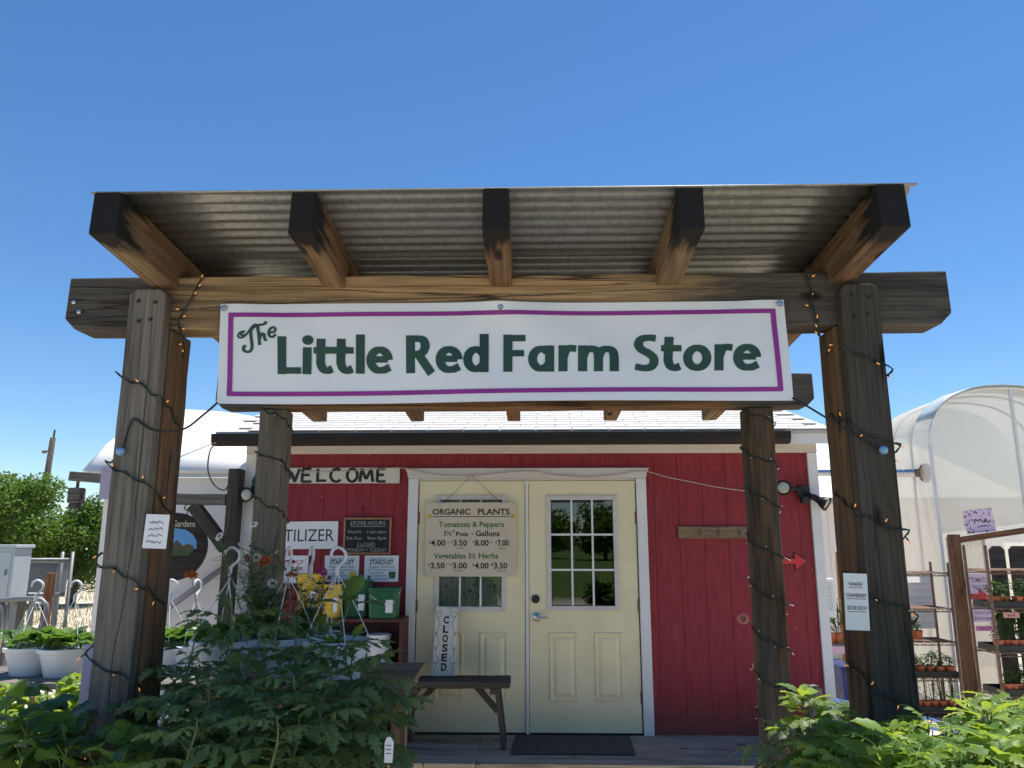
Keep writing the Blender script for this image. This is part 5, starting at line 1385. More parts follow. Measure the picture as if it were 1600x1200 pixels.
    # polycarbonate door leaf standing open, ribbed
    xa, xb = X(1497,980,D)+.01, X(1556,980,D); m = MB(); q = 22; vs = []
    for i in range(q*2+1):
        x = xa + (xb-xa)*i/(q*2); y = D+.03 + (.006 if i % 2 else 0); vs += [(x, y, GZ+.05), (x, y, zh-.03)]
    m.add(vs, [(2*i, 2*i+2, 2*i+3, 2*i+1) for i in range(q*2)])
    ob = m.build('door', MAT['poly'], t)
    m = MB(); m.box(xa-.012, xa+.012, D+.025, D+.05, GZ+.03, zh-.01); m.box(xb-.012, xb+.012, D+.0255, D+.0495, GZ+.03, zh-.01); m.box(xa+.012, xb-.012, D+.026, D+.049, zh-.03, zh-.012); m.build('door_frame', MAT['trimw'], t)
    return zh
GZH = greenhouse()
p, w, h = two(1505, 796, 1556, 838, GHD-.012)
t, M = notice('leaf_print_sign', 'pink printed sign with dark leafy pattern on the greenhouse gable', 'sign', p, w, h*.86, MAT['pinkpaper'], [], tilt=R(-6))
rr = random.Random(8); mb = MB(); fn = lambda u, v, l: M @ Vector((u, p.y-.0015-.0001*l, v))
for k in range(46):
    u = p.x + w*rr.random(); v = p.z - h*.86*rr.random()
    if w*.3 < u-p.x < w*.95 and h*.3 < p.z-v < h*.7: continue
    a = rr.uniform(0, 6.28); l = rr.uniform(.012,.026); stroke(mb, [(u-math.cos(a)*l*.5, v-math.sin(a)*l*.5), (u+math.cos(a)*l*.5, v+math.sin(a)*l*.5)], .009, .009, fn, False, k % 6)
mb.v = [Vector((min(max(q.x, p.x-.01), p.x+w+.01), q.y, q.z)) for q in mb.v]
tag(mb.build('printed_leaf_pattern', MAT['redshelf'], t), kind='stuff')
scribble(t, p.x+w*.32, p.x+w*.92, p.y-.0026, p.z-h*.50, .045, MAT['redshelf'], M, 3)
scribble(t, p.x+w*.40, p.x+w*.85, p.y-.0026, p.z-h*.66, .018, MAT['redshelf'], M, 4)
p, w, h = two(1511, 897, 1553, 946, GHD+.012)
notice('tomato_house_sign', 'pink paper sign reading TOMATO HOUSE on the greenhouse door above the arrow', 'sign', p, w, h*.62, MAT['pinkpaper'], [('"TOMATO"', .5, .42, .05, MAT['greyink'], w*.84, .01), ('"HOUSE"', .5, .80, .05, MAT['greyink'], w*.68, .01)])
arrow('arrow_sign', 'red cardboard arrow on the greenhouse door pointing to the plant rack', at(1530, 932, GHD+.008), .22, .17, MAT['redprint'])
p, w, h = two(1515, 941, 1555, 972, GHD+.012)
notice('tomato_price_sign', 'pink paper sign of tomato prices below the red arrow', 'sign', p, w, h, MAT['pinkpaper'], [('ALL 3.5"', .5, .34, .034, MAT['greyink'], w*.6), ('TOMATOES', .5, .62, .034, MAT['greyink'], w*.7), ('$4.00 EACH', .5, .90, .034, MAT['greyink'], w*.75)])
p, w, h = two(1524, 978, 1556, 986, GHD+.012)
notice('tomato_tag', 'small hot pink tag near the middle of the greenhouse door', 'sign', p, w, h, MAT['hotpink'], [('TOMATO', .5, .85, .035, MAT['redshelf'], w*.8)])

# herb pots
def herb_mesh(seed, h, w, n, L):
    rr = random.Random(seed); mb = MB()
    for k in range(6):
        a = rr.uniform(0,6.28); r = rr.uniform(0,w*.35); mb.tube([(r*.3*math.cos(a), r*.3*math.sin(a), 0), (r*math.cos(a), r*math.sin(a), h*rr.uniform(.7,1))], .0025, 4, 0, cap=False)
    for k in range(n):
        a = rr.uniform(0,6.28); z = h*rr.uniform(.15,1.05); r = w/2*rr.random()**.6*(1-.35*z/h)
        b_ = Vector((r*.5*math.cos(a), r*.5*math.sin(a), z)); d = Vector((math.cos(a+rr.uniform(-.8,.8)), math.sin(a+rr.uniform(-.8,.8)), rr.uniform(-.4,.6)))
        leaflet(mb, b_, d, Vector((0,0,1)), L*rr.uniform(.7,1.3), L*.5, 1, .1, .3, .2)
    return mb.mesh('foliage', MAT['herb'], True)
HB = [herb_mesh(i, .10, .12, 34, .045) for i in range(4)]; HT = [herb_mesh(10+i, .20, .15, 50, .05) for i in range(3)]; HW = [herb_mesh(20+i, .24, .10, 60, .022) for i in range(3)]
ORD = ('first', 'second', 'third', 'fourth', 'fifth', 'sixth', 'seventh', 'eighth', 'ninth', 'tenth', 'eleventh', 'twelfth')
POT_S = pot_mesh(.046, .085, MAT['terra'])
def herb(label, p, fol, group, seed):
    t = thing('potted_herb', label, 'potted plant', p, group)
    link(bpy.data.objects.new('pot', POT_S), t, Matrix.Translation(p)); link(bpy.data.objects.new('foliage', fol), t, Matrix.Translation(p+Vector((0,0,.075))) @ Matrix.Rotation(seed*1.7, 4, 'Z') @ Matrix.Scale(1.25+.25*math.sin(seed*2.3), 4))
def rack(label, xa, xb, D, dep, zs, ztop):
    t = thing('wire_rack', label, 'plant rack', ((xa+xb)/2, D, GZ), 'rusty wire plant racks by the greenhouse')
    for x in (xa, xb):
        for y in (D, D+dep): m = MB(); m.tube([(x, y, GZ), (x, y, ztop)], .013, 6); m.build('upright', MAT['rust'], t)
    for z in zs:
        m = MB()
        for y in (D, D+dep): m.tube([(xa, y, z), (xb, y, z)], .007, 5); m.tube([(xa, y, z-.03), (xb, y, z-.03)], .005, 4)
        k = 9
        for i in range(k): y = D + dep*(i+.5)/k; m.tube([(xa, y, z), (xb, y, z)], .0028, 4, cap=False)
        q = 14; m.tube([(xa+(xb-xa)*i/q, D, z if i % 2 else z-.03) for i in range(q+1)], .0035, 4)
        for x in (xa, xb): m.tube([(x, D, z-.01), (x, D+dep, z-.01)], .006, 4)
        m.build('wire_shelf', MAT['rust'], t)
    return t
D = 8.05
xa, xb = X(1405,1000,D), X(1494,1000,D); zs = [Z(1460,q,D) for q in (895, 951, 1003, 1059, 1114)]
rack('rusty wire rack between the right post and the greenhouse door frame', xa, xb, D, .35, zs, zs[0]+.1)
def tray(label, x0, x1, y0, y1, z, group='black nursery trays'):
    m = MB(); m.box(x0, x1, y0, y1, z, z+.012); m.box(x0, x1, y0, y0+.006, z+.012, z+.055); m.box(x0, x1, y1-.006, y1, z+.012, z+.055); m.box(x0, x0+.006, y0+.006, y1-.006, z+.012, z+.054); m.box(x1-.006, x1, y0+.006, y1-.006, z+.012, z+.054)
    tag(m.build('nursery_tray', MAT['traydark']), label, 'tray', group)
rr = random.Random(12); k = 0
for sh, pxs, fol, lab in ((3, (1425,1440,1455,1470,1485), HB, 'leafy seedling on the fourth shelf of the rack by the post'), (4, (1430,1443,1456,1469,1484,1501), HW, 'wispy herb on the bottom shelf of the rack by the post'), (2, (1432,1441), HB, 'small pot plant on the middle rack shelf')):
    for px in pxs:
        k += 1; q = Vector((min(X(px, 1050, D+.06), xb-.05), D+.06+rr.uniform(0,.03), zs[sh]+.016)); herb(lab + ', ' + ORD[pxs.index(px)] + ' from the post', q, fol[k % len(fol)], 'herbs on the rack by the post', k)
tray('black tray under the seedlings on the fourth shelf by the post', xa+.1, xb-.01, D+.005, D+.30, zs[3]+.002)
tray('black tray under the wispy herbs on the bottom shelf by the post', xa+.1, xb-.005, D+.005, D+.30, zs[4]+.002)
m = MB(); lx0, lx1 = X(1420,940,8.5), X(1459,940,8.5); lz0, lz1 = Z(1440,981,8.5), Z(1440,900,8.5)
t = thing('louvre_vent', 'grey slatted louvre vent behind the rack of herbs', 'vent', ((lx0+lx1)/2, 8.5, lz0))
m.box(lx0, lx1, 8.5, 8.52, lz0, lz1); m.build('backing', MAT['whitewall'], t)
for i in range(8):
    z = lz0 + (lz1-lz0)*i/8; m = MB(); m.add([(lx0,8.47,z),(lx1,8.47,z),(lx1,8.498,z+.06),(lx0,8.498,z+.06),(lx0,8.474,z-.004),(lx1,8.474,z-.004),(lx1,8.4985,z+.055),(lx0,8.4985,z+.055)], [(0,1,2,3),(7,6,5,4),(0,4,5,1),(2,6,7,3),(1,5,6,2),(3,7,4,0)]); m.build('slat', MAT['whitewall'], t)
D = 7.1
xa, xb = X(1552,960,D), X(1700,960,D); zs = [Z(1575,q,D) for q in (891, 951, 1020, 1089)]
rack('rusty wire rack of potted plants at the right picture edge', xa, xb, D, .35, zs, Z(1546,852,D))
for sh, pxs, fol, lab in ((1, (1552,1567,1582,1599,1615), HB, 'low herb on the second shelf of the right edge rack'), (2, (1561,1575,1585,1597,1612), HT, 'tall seedling on the third shelf of the right edge rack'), (3, (1567,1577,1587,1601,1615), HB, 'bushy seedling on the lowest shelf of the right edge rack')):
    for px in pxs:
        k += 1; q = Vector((max(X(px, 1000, D+.05), xa+.05), D+.06+rr.uniform(0,.04), zs[sh]+.016)); herb(lab + ', ' + ORD[pxs.index(px)] + ' from its left', q, fol[k % len(fol)], 'seedlings on the right edge rack', k)
for sh, nm in ((1, 'second'), (2, 'third'), (3, 'lowest')): tray('black tray on the %s shelf of the right edge rack' % nm, xa, xb, D+.005, D+.30, zs[sh]+.002)
p = at(1567, 957, D-.02); notice('price_tag', 'small salmon price tag clipped under the second shelf at the right edge', 'tag', p, .14, .045, simple('salmon_paper', (.62,.30,.24), .6), [('$4.00', .5, .75, .02, MAT['ink'], .07)])
for i, (a, b_) in enumerate(((1551, 1575), (1582, 1612))):
    Dq = 7.7; x0, x1 = X(a, 900, Dq), X(b_, 900, Dq); zt = Z(1560, 853, Dq); c = .035
    o = MB(); o.prism([(x0,GZ),(x1,GZ),(x1,zt-c),(x1-c,zt),(x0+c,zt),(x0,zt-c)], Dq, Dq+.025)
    tag(o.build('wooden_board', MAT['redshelf'] if False else MAT['bench'], bevel=.004), 'upright brown board with clipped corners, %s of two behind the right edge rack' % ('left' if i == 0 else 'right'), 'board', 'boards behind the right rack')
# odds and ends beyond the store's right corner
D = 7.6
o = lumber('cedar_post', (X(1318,1000,D), D, GZ), (X(1312,865,D), D, Z(1307,862,D)), .035, .13, MAT['orangewood'], None, up=(0,-1,0)); tag(o, 'orange cedar plank standing by the right corner of the store', 'post')
p, w, h = two(1286, 904, 1308, 965, 7.2)
t = thing('wall_vent', 'white slatted vent box beside the orange cedar plank', 'vent', (p.x+w/2, 7.2, p.z-h)); m = MB(); m.box(p.x, p.x+w, 7.2, 7.3, p.z-h, p.z); m.build('case', MAT['white'], t, bevel=.006)
for i in range(9): z = p.z-.04-i*.03; m = MB(); m.box(p.x+.01, p.x+w*.7, 7.19, 7.2, z, z+.012); m.build('slat', MAT['trimw'], t)
zz = Z(1310,1006,7.3)
t = thing('plant_shelf', 'narrow shelf with pink price strip at the right corner of the store', 'shelf', (X(1312,1010,7.3), 7.35, GZ))
m = MB(); m.box(X(1291,1005,7.3), X(1345,1005,7.3), 7.3, 7.55, zz-.02, zz); m.build('board', MAT['old'], t)
m = MB(); m.box(X(1291,1005,7.3), X(1345,1005,7.3), 7.292, 7.298, zz-.085, zz-.021); m.build('price_strip', simple('pale_pink_strip', (.78,.50,.56), .6), t)
for q in (1294, 1343): m = MB(); m.box(X(q,1005,7.3), X(q,1005,7.3)+.04, 7.32, 7.52, GZ, zz-.021); m.build('leg', MAT['old'], t)
for i, px in enumerate((1299, 1311, 1325)): herb('potted seedling on the narrow shelf by the store corner, ' + ORD[i] + ' from left', Vector((X(px,1000,7.38), 7.38, zz)), HT[i % 3], 'seedlings by the store corner', i)
p, w, h = two(1314, 1040, 1336, 1110, 6.9)
t = thing('blue_bin', 'dark blue plastic bin at the right corner of the store', 'bin', (p.x+w/2, 6.9, GZ)); m = MB(); m.add([(p.x+.02,6.9,GZ),(p.x+w-.0,6.9,GZ),(p.x+w,7.2,GZ),(p.x+.02,7.2,GZ),(p.x,6.88,p.z-.03),(p.x+w+.02,6.88,p.z-.03),(p.x+w+.02,7.22,p.z-.03),(p.x,7.22,p.z-.03)], [(0,3,2,1),(4,5,6,7),(0,1,5,4),(1,2,6,5),(2,3,7,6),(3,0,4,7)]); m.build('body', MAT['bluebin'], t, bevel=.01)
m = MB(); m.box(p.x-.015, p.x+w+.035, 6.865, 7.235, p.z-.03, p.z); m.build('lid', MAT['bluebin'], t, bevel=.008)
o = lumber('wood_stump', (X(1270,1100,6.3), 6.3, 0), (X(1269,1071,6.3), 6.3, Z(1269,1071,6.3)), .11, .15, MAT['post'], None, up=(0,-1,0), bevel=.02); tag(o, 'short sawn timber stump on the porch at its right end', 'stump')
def cart():
    D = 6.2; t = thing('wire_cart', 'blue coated wire garden cart among the plants at the right', 'cart', (X(1450,1150,D), D, GZ))
    xa, xb = X(1285,1100,D), X(1515,1145,D); z1 = Z(1310,1103,D); z2 = Z(1510,1150,D)
    m = MB()
    for y in (D, D+.55):
        m.tube([(xa, y, z1), (xb, y, z2)], .012, 6); m.tube([(xa+.1, y, z1-.35), (xb-.1, y, z2-.28)], .01, 6)
        for i in range(13): f = i/12; m.tube([(xa+(xb-xa)*f, y, z1+(z2-z1)*f), (xa+.1+(xb-xa-.2)*f, y, z1-.35+(z2+.07-z1)*f)], .005, 4, cap=False)
    for f in (0, .25, .5, .75, 1): m.tube([(xa+(xb-xa)*f, D, z1+(z2-z1)*f), (xa+(xb-xa)*f, D+.55, z1+(z2-z1)*f)], .009, 5)
    m.build('basket', MAT['bluewire'], t)
    m = MB(); m.box(xa+.1, xb-.1, D+.02, D+.53, z2-.30, z2-.28); m.build('floor', MAT['bluebin'], t)
    for x in (xa+.2, xb-.2):
        for y in (D-.02, D+.57):
            q = MB(); q.lathe((x, y-.02, GZ+.12), [(.06,0),(.12,.0),(.12,.04),(.06,.04)], 16, Matrix.Rotation(R(-90),3,'X')); q.build('wheel', MAT['black'], t)
        q = MB(); q.tube([(x, D-.01, GZ+.12), (x, D+.56, GZ+.12)], .012, 6); q.tube([(x, D+.27, GZ+.12), (x, D+.27, z2-.28)], .02, 6); q.build('axle', MAT['black'], t)
cart()

# ------------------------------------------------------------------ plant tables, hanging baskets, foreground plants
def plank_table(name, label, x0, x1, y0, y1, zt, mat, n, legs=True, th=.035):
    t = thing(name, label, 'table', ((x0+x1)/2, (y0+y1)/2, GZ)); w = (y1-y0)/n
    for i in range(n): lumber('plank', (x0+random.Random(i).uniform(-.01,.01), y0+w*(i+.5), zt-th/2), (x1+random.Random(i+5).uniform(-.01,.01), y0+w*(i+.5), zt-th/2), w-.006, th, mat, t, seed=i)
    for x in (x0+.08, x1-.12):
        for y in (y0+.06, y1-.06): lumber('leg', (x, y, GZ), (x, y, zt-th), .07, .07, mat, t, up=(0,-1,0))
        lumber('cross_rail', (x, y0+.02, zt-th-.04), (x, y1-.02, zt-th-.04), .04, .07, mat, t)
    return t
T1Z = Z(525, 1062, 3.45)
plank_table('plant_table', 'warm brown plank table carrying the white hanging baskets by the posts', -1.32, X(656,1058,3.7), 3.28, 3.95, T1Z, MAT['plaque'], 4)
T2Z = Z(60, 1058, 4.75)
plank_table('plant_table', 'grey plank table with white baskets left of the front post', -3.6, -1.62, 4.55, 5.15, T2Z, MAT['old'], 3)
T3Z = .58
plank_table('plant_bench', 'low slatted bench under the tomato plants at the left', -1.30, -.36, 2.35, 3.15, T3Z, MAT['old'], 4)
plank_table('plant_bench', 'low slatted bench under the leafy plants at the lower left edge', -2.6, -1.60, 2.5, 3.2, T3Z-.02, MAT['old'], 3)
plank_table('plant_bench', 'low slatted bench under the sunlit plants at the lower right', .95, 2.75, 2.05, 3.4, T3Z, MAT['old'], 6)

def basket(label, px, pyr, D, r, tz, face=0.0, seed=0, h=.165, hang=.385):
    """white hanging basket standing on a table; face 0 shows the hook broadside, 1 edge-on"""
    rr = random.Random(seed); c = Vector((X(px, pyr, D), D, tz))
    t = thing('hanging_basket', label, 'hanging basket', c, 'white hanging baskets')
    m = MB(); m.lathe(c, [(r*.66,0),(r*.69,.01),(r*.90,h*.80),(r*1.0,h*.84),(r*1.03,h*.98),(r*1.0,h),(r*.95,h),(r*.92,h*.88)], 28); m.build('pot', MAT['potwhite'], t, smooth=False)
    m = MB(); m.lathe(c+Vector((0,0,h*.86)), [(r*.92,0),(r*.4,.01),(.01,.012)], 16); m.build('soil', MAT['soil'], t)
    top = c + Vector((rr.uniform(-.02,.02), rr.uniform(-.02,.02), h+hang))
    cs, sn = math.cos(face*math.pi/2 + rr.uniform(-.2,.2)), math.sin(face*math.pi/2)
    ax = Vector((cs, sn, 0)).normalized()
    hk = top + Vector((0,0,-.12))
    pts = [hk, hk+Vector((0,0,.035)), hk+ax*.028+Vector((0,0,.065)), hk+ax*.03+Vector((0,0,.10)), hk+Vector((0,0,.122)), hk-ax*.026+Vector((0,0,.108)), hk-ax*.030+Vector((0,0,.082))]
    m = MB(); P = smooth_path(pts, 6); m.tube(P, [.009]*7 + [.0065]*(len(P)-9) + [.007, .005], 8); m.build('hook', MAT['potwhite'], t, smooth=True)
    for k in range(4):
        a = k*math.pi/2 + .6 + seed; e = c + Vector((math.cos(a)*r*.98, math.sin(a)*r*.98, h*.97)); s0 = hk + ax*(k-1.5)*.005
        m = MB(); m.tube(smooth_path([s0, s0*.6+e*.4+Vector((math.cos(a)*.012, math.sin(a)*.012, -.01)), e], 6), .0024, 5); m.build('hanger_wire', MAT['potwhite'], t)
    return c + Vector((0,0,h*.86)), t
def fill(t, c, leaves, n, r, sc, seed, up=.5):
    rr = random.Random(seed)
    for k in range(n):
        a = rr.uniform(0, 6.28); q = r*rr.random()**.5*.6; M = Matrix.Translation(c + Vector((q*math.cos(a), q*math.sin(a), 0))) @ Matrix.Rotation(a+rr.uniform(-.6,.6), 4, 'Z') @ Matrix.Rotation(-rr.uniform(up*.3, up*1.9), 4, 'Y') @ Matrix.Scale(sc*rr.uniform(.7,1.3), 4)
        link(bpy.data.objects.new('leaf', leaves[rr.randrange(len(leaves))]), t, M)
for px, D, r, tz, face, lab, seed in ((48, 4.85, .145, T2Z, .2, 'white strawberry basket at the far left on the grey table', 1), (101, 4.80, .145, T2Z, .1, 'white strawberry basket left of the front post on the grey table', 2),
     (262, 4.95, .14, T2Z, .2, 'white basket seen right behind the front left post', 3), (305, 4.95, .14, T2Z, .8, 'white basket under the slanting pipe before the white wall', 4)):
    c, t = basket(lab, px, 1015, D, r, tz if px < 200 else T2Z, face, seed)
    fill(t, c, SL_, 26, r, 1.15, seed, .5)
plank_table('plant_table', 'grey plank table against the white wall behind the front post', -2.55, -1.80+.1, 4.72+.0, 5.2, T2Z-.001, MAT['old'], 3) if False else None
m = MB()
t = thing('plant_stand', 'small timber stand carrying two baskets behind the front left post', 'stand', (X(285,1050,4.95), 4.95, GZ))
lumber('top_board', (-1.60, 4.95, T2Z-.02), (X(330,1040,4.95), 4.95, T2Z-.02), .34, .035, MAT['old'], t)
for x in (-2.0, X(325,1040,4.95)-.05): lumber('leg', (min(x,-1.65), 4.95, GZ), (min(x,-1.65), 4.95, T2Z-.04), .07, .07, MAT['old'], t, up=(0,-1,0))
BK = []
for px, D, face, lab, seed in ((352, 3.45, .15, 'white basket with its hook beside the old timber post', 11), (443, 3.55, .95, 'white basket with its hook turned edge-on before the rear left post', 12), (482, 3.70, .95, 'white basket with an edge-on hook in front of the red price sign', 13), (527, 3.45, .1, 'white basket nearest the doors with a large leaved seedling', 14)):
    BK.append(basket(lab, px, 1015, D, .145, T1Z, face, seed))
fill(BK[0][1], BK[0][0], SL_, 18, .14, 1.0, 21); fill(BK[1][1], BK[1][0], PL, 24, .14, .8, 22, .7); fill(BK[2][1], BK[2][0], PL, 22, .14, .8, 23, .7); fill(BK[3][1], BK[3][0], PL, 12, .13, .6, 24, .5)
# large seedling in the last basket
c, t = BK[3]
m = MB(); P = smooth_path([c+Vector((-.01,0,0)), c+Vector((.02,-.01,.08)), c+Vector((.045,-.02,.16))], 4); m.tube(P, .004, 6); m.build('stem', MAT['stem'], t, smooth=True)
bigl = pepper_sunlit_leaf(70, .17, 'leafberry', .72)
for yaw, pit, q in ((1.3, 1.0, .9), (3.3, .15, .9), (-.3, .1, .95), (-1.4, .5, .7)):
    link(bpy.data.objects.new('leaf', bigl), t, Matrix.Translation(P[-1]) @ Matrix.Rotation(yaw, 4, 'Z') @ Matrix.Rotation(-pit, 4, 'Y') @ Matrix.Scale(q, 4))

def petal_flower(parent, p, r, mat, n, tilt, seed, ruffle=0):
    rr = random.Random(seed); mb = MB(); q = Vector((0,0,1)).rotation_difference(Vector(tilt).normalized()).to_matrix()
    for ring in range(1 + ruffle):
        for k in range(n):
            a = 2*math.pi*(k + ring*.5)/n + rr.uniform(-.1,.1); d = q @ Vector((math.cos(a), math.sin(a), .12+.25*ring)); leaflet(mb, p, d, q @ Vector((0,0,1)), r*rr.uniform(.85,1.1)*(1-.2*ring), r*(1.9*math.pi/n)*.75, 2, .05, .15, .1)
    f = mb.build('flower', mat, parent)
    m = MB(); m.lathe(p, [(r*.22,-.002),(r*.24,.004),(r*.1,.010)], 8, q); m.build('flower_centre', MAT['seed'], f)
def flowers(name, label, base, heads, fol, seed, group=None):
    rr = random.Random(seed); base = Vector(base); t = thing(name, label, 'flowers', base, group)
    m = MB(); fm = MB()
    for (p, r, mat, n, ruf) in heads:
        b0 = base + Vector((rr.uniform(-.05,.05), rr.uniform(-.05,.05), 0)); mid = (b0*.5 + p*.5) + Vector((rr.uniform(-.03,.03), rr.uniform(-.02,.02), 0))
        P = smooth_path([b0, mid, p], 8); m.tube(P, [.0026 - .0012*i/(len(P)-1) for i in range(len(P))], 5)
        petal_flower(t, p, r, mat, n, (rr.uniform(-.5,.5), rr.uniform(-.9,-.2), rr.uniform(.3,.9)), rr.randrange(999), ruf)
        for k in range(fol*2):
            a = P[rr.randrange(1, len(P)-2)]
            for w in range(6):
                d = Vector((rr.uniform(-1,1), rr.uniform(-1,1), rr.uniform(-.2,.8))).normalized()*rr.uniform(.03,.09)
                fm.tube([a, a+d*.5+Vector((0,0,.005)), a+d], [.0011,.0009,.0005], 3, 0, cap=False)
    m.build('stem', MAT['stem'], t, smooth=True)
    tag(fm.build('feathery_foliage', MAT['leafcosmos'], t), kind='stuff')
D = 3.55
H = lambda px, py, r, mt, n=8, ruf=0, D=D: (at(px, py, D), r, MAT[mt], n, ruf)
flowers('cosmos_plant', 'tall cosmos with white and magenta flowers before the rear left post', (X(415,1000,D), D, T1Z+.14), [H(343,838,.026,'petalw',D=3.4), H(401,871,.026,'petalw'), H(386,872,.02,'petalm'), H(396,820,.026,'petalw',D=3.5), H(425,912,.030,'petalw',10,1), H(382,934,.02,'petalm'), H(375,850,.012,'petalw',D=3.5), H(365,880,.010,'petalw',D=3.5), H(432,862,.012,'petalw'), H(410,905,.012,'petalm'), H(445,920,.014,'petalw'), H(390,900,.010,'petalw'), H(422,940,.014,'petalw')], 9, 31)
flowers('zinnia_plant', 'orange zinnias standing among the baskets', (X(440,1000,D), D+.05, T1Z+.14), [H(414,877,.036,'petalo',12,2), H(452,897,.024,'petalo',10,1)], 6, 32)
flowers('cosmos_plant', 'magenta cosmos in front of the red price sign', (X(470,1000,3.7), 3.7, T1Z+.14), [H(455,877,.026,'petalm',D=3.65), H(504,893,.032,'petalm',10,1,D=3.6), H(517,912,.014,'petalw',D=3.5), H(470,915,.012,'petalm',D=3.6), H(490,930,.012,'petalw',D=3.6), H(505,945,.012,'petalw',D=3.5), H(460,935,.014,'petalm',D=3.6)], 10, 33)
flowers('zinnia_plant', 'single orange zinnia before the white wall', (X(300,1010,3.5), 3.5, T1Z+.02), [H(299,898,.034,'petalo',14,1,D=3.5)], 2, 34)
for k in range(6):
    pass
# tomato plants, left
tom = [(228,2.95,1045),(285,2.98,1005),(345,3.02,938),(402,2.95,985),(452,3.05,965),(512,2.95,1010),(550,3.02,1005),(572,3.02,1050),(250,2.62,1090),(320,2.66,1060),(392,2.60,1075),(460,2.62,1055),(505,2.62,1085),(545,2.76,1110),(300,2.42,1125),(430,2.42,1120)]
wh = ['shaded tomato plant by the front left post','shaded tomato plant second from the front left post in the back row','tallest tomato plant, tied to a bamboo stake','tomato plant right of the tallest staked one','tomato plant below the orange zinnia','tomato plant below the edge-on basket hooks','tomato plant in front of the white basket nearest the doors','tomato plant beside the brown table end','front row tomato plant nearest the left post','front row tomato plant under the staked one','front row tomato plant third from the left post','front row tomato plant in the middle of the left group','front row tomato plant below the large leaved seedling','front row tomato plant at the right end with a visible red pot','lowest foreground tomato plant at the left','lowest foreground tomato plant at the middle left']
for i, (px, D, py) in enumerate(tom):
    b = Vector((X(px, 1150, D), D, T3Z)); Ht = Z(px, py, D) - T3Z
    plant('tomato_plant', wh[i], 'tomato plant', b, max(.25, Ht), 24 if D < 2.8 else 27, TL, .66 if D > 2.8 else .60, 'tomato plants on the left bench', seed=i+100, stake=(i == 2), droop=.35, stemr=.007)
t = thing('plant_tag', 'white plastic plant tag in the red pot near the door side', 'tag', at(607,1178,2.62)); p = at(607, 1176, 2.62)
m = MB(); m.prism([(p.x-.013,p.z-.03),(p.x+.013,p.z-.03),(p.x+.016,p.z+.03),(p.x+.006,p.z+.046),(p.x-.006,p.z+.046),(p.x-.013,p.z+.03)], p.y, p.y+.0015); m.build('tag', MAT['paper'], t)
for i, dz in enumerate((.02, .008, -.004)): m = MB(); m.box(p.x-.008, p.x+.008, p.y-.0008, p.y-.0002, p.z+dz, p.z+dz+.003); m.build('print_line', MAT['greyink'], t)
# lower left plants
ll = [(12,2.78,1080),(62,2.74,1090),(118,2.80,1125),(-20,2.6,1120),(40,2.58,1130),(100,2.6,1135),(150,2.62,1160),(200,2.45,1170)]
wl_ = ['shaded leafy plant at the left edge, back row','big leaved shaded plant below the first white basket','leafy plant below the second white basket','leafy plant cut by the left picture edge','low leafy plant in an orange pot at the lower left','low leafy plant in an orange pot left of the post foot','low leafy plant right before the post foot','light green leaf plant at the foot of the left post']
for i, (px, D, py) in enumerate(ll):
    b = Vector((X(px, 1150, D), D, T3Z-.02)); plant('leafy_plant', wl_[i], 'potted plant', b, max(.24, Z(px, py, D)-T3Z+.02), 11, SL_ if i % 3 else PL, 1.05 if i % 3 else 1.05, 'leafy plants at the lower left', seed=i+200, droop=.2)
SL_SUNLIT = []
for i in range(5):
    me = tri_leaf(60+i); me.materials[0] = MAT['leafbright']; SL_SUNLIT.append(me)  # strawberry leaves with the sunlit brightness put into their colour
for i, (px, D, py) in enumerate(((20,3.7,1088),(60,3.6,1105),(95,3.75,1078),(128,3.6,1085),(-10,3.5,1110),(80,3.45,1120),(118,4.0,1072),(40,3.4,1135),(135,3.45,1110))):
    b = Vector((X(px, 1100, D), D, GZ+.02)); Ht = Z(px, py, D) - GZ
    plant('strawberry_plant', 'sunlit strawberry plant under the grey table, ' + ORD[i] + ' of the row', 'strawberry plant', b, Ht, 30, SL_SUNLIT, 1.2, 'sunlit plants below the grey table', seed=i+300, droop=.1, start=.55, pot=None)
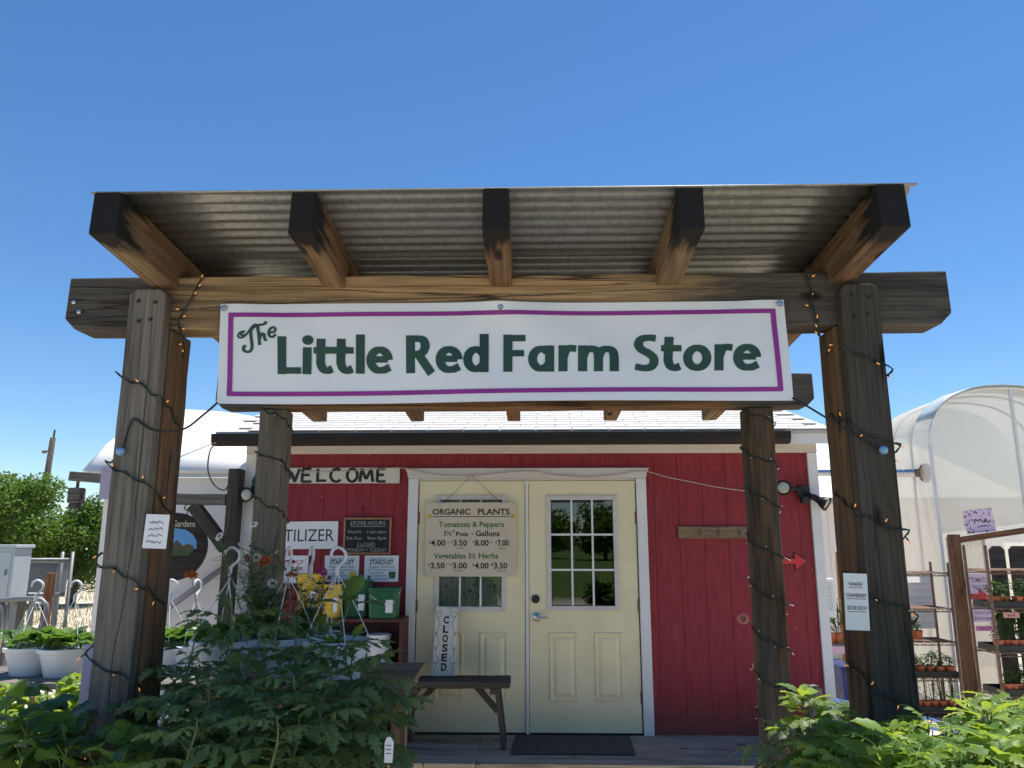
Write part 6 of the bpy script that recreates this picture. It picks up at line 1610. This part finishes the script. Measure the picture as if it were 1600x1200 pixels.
# lower right plants
rl = [(1262,3.25,1085,0),(1300,3.15,1100,0),(1335,3.2,1110,0),(1258,2.7,1150,0),(1300,2.55,1150,0),(1360,2.55,1135,1),(1405,2.42,1150,1),(1455,2.5,1128,1),(1505,2.42,1140,1),(1550,2.5,1112,1),(1598,2.5,1105,1),(1640,2.5,1110,1),(1385,2.22,1172,1),(1440,2.2,1165,1),(1500,2.2,1168,1),(1560,2.2,1160,1),(1330,2.3,1180,1),(1610,2.25,1150,1),(1540,2.9,1108,1),(1590,3.0,1095,1)]
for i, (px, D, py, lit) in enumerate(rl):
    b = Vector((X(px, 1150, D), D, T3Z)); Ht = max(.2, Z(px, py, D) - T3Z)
    lv = (TL_SUNLIT if i % 3 else PL) if lit else (TL if i % 2 else PL)  # tomato leaves of sunlit plants take the brightened colour
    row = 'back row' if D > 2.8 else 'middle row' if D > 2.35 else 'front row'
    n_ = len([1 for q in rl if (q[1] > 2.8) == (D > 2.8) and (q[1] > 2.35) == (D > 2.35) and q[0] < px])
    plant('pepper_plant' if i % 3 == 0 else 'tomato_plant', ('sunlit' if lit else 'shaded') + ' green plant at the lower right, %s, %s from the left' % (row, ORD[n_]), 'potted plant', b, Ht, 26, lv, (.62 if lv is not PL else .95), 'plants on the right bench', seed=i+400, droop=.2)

# ------------------------------------------------------------------ notices on the front posts
p, w, h = two(1316, 896, 1361, 985, 2.775)
t, M = notice('strawberry_sign', 'white paper sign for hanging strawberries pinned to the front right post', 'sign', p, w, h, MAT['paper'], [('"HANGING"', .5, .22, .0125, MAT['redshelf'], w*.62, .006), ('STRAWBERRIES"', .5, .42, .0125, MAT['redshelf'], w*.86, .006), ('$25.00 EACH', .5, .64, .0135, MAT['redshelf'], w*.80, .006)], tilt=R(2.0))
m = MB()
for fz, fw in ((.25,.6),(.45,.8),(.675,.74)): m.box(p.x+w*(.5-fw/2), p.x+w*(.5+fw/2), p.y-.0014, p.y-.0010, p.z-h*fz-.0008, p.z-h*fz+.0008)
m.v = [M @ v for v in m.v]; tag(m.build('underline', MAT['redshelf'], t), kind='stuff')
p, w, h = two(231, 804, 263, 857, 2.79)
NOTE = notice('small_notice', 'small white notice with four printed lines on the front left post', 'notice', Vector((p.x, 2.775, p.z)), w, h, MAT['paper'], [], tilt=R(2))
t, M = NOTE
for i in range(4): scribble(t, p.x+w*.16, p.x+w*.80, 2.7735, p.z-h*(.27+.19*i), .009, MAT['greyink'], M, i)
for py0, py1, lab in ((727, 779, 'upper lilac paper showing past the left side of the front left post'), (1008, 1104, 'lower lilac paper showing past the left side of the front left post')):
    a = at(160 if py0 < 900 else 133, py0, 2.99); b_ = at(178 if py0 < 900 else 150, py1, 2.99)
    notice('side_paper', lab, 'paper', Vector((a.x-.022, 3.026, a.z)), .11, a.z-b_.z, simple('lilac_paper', (.42,.38,.52), .6, var=.05), [], group='papers on the left post')
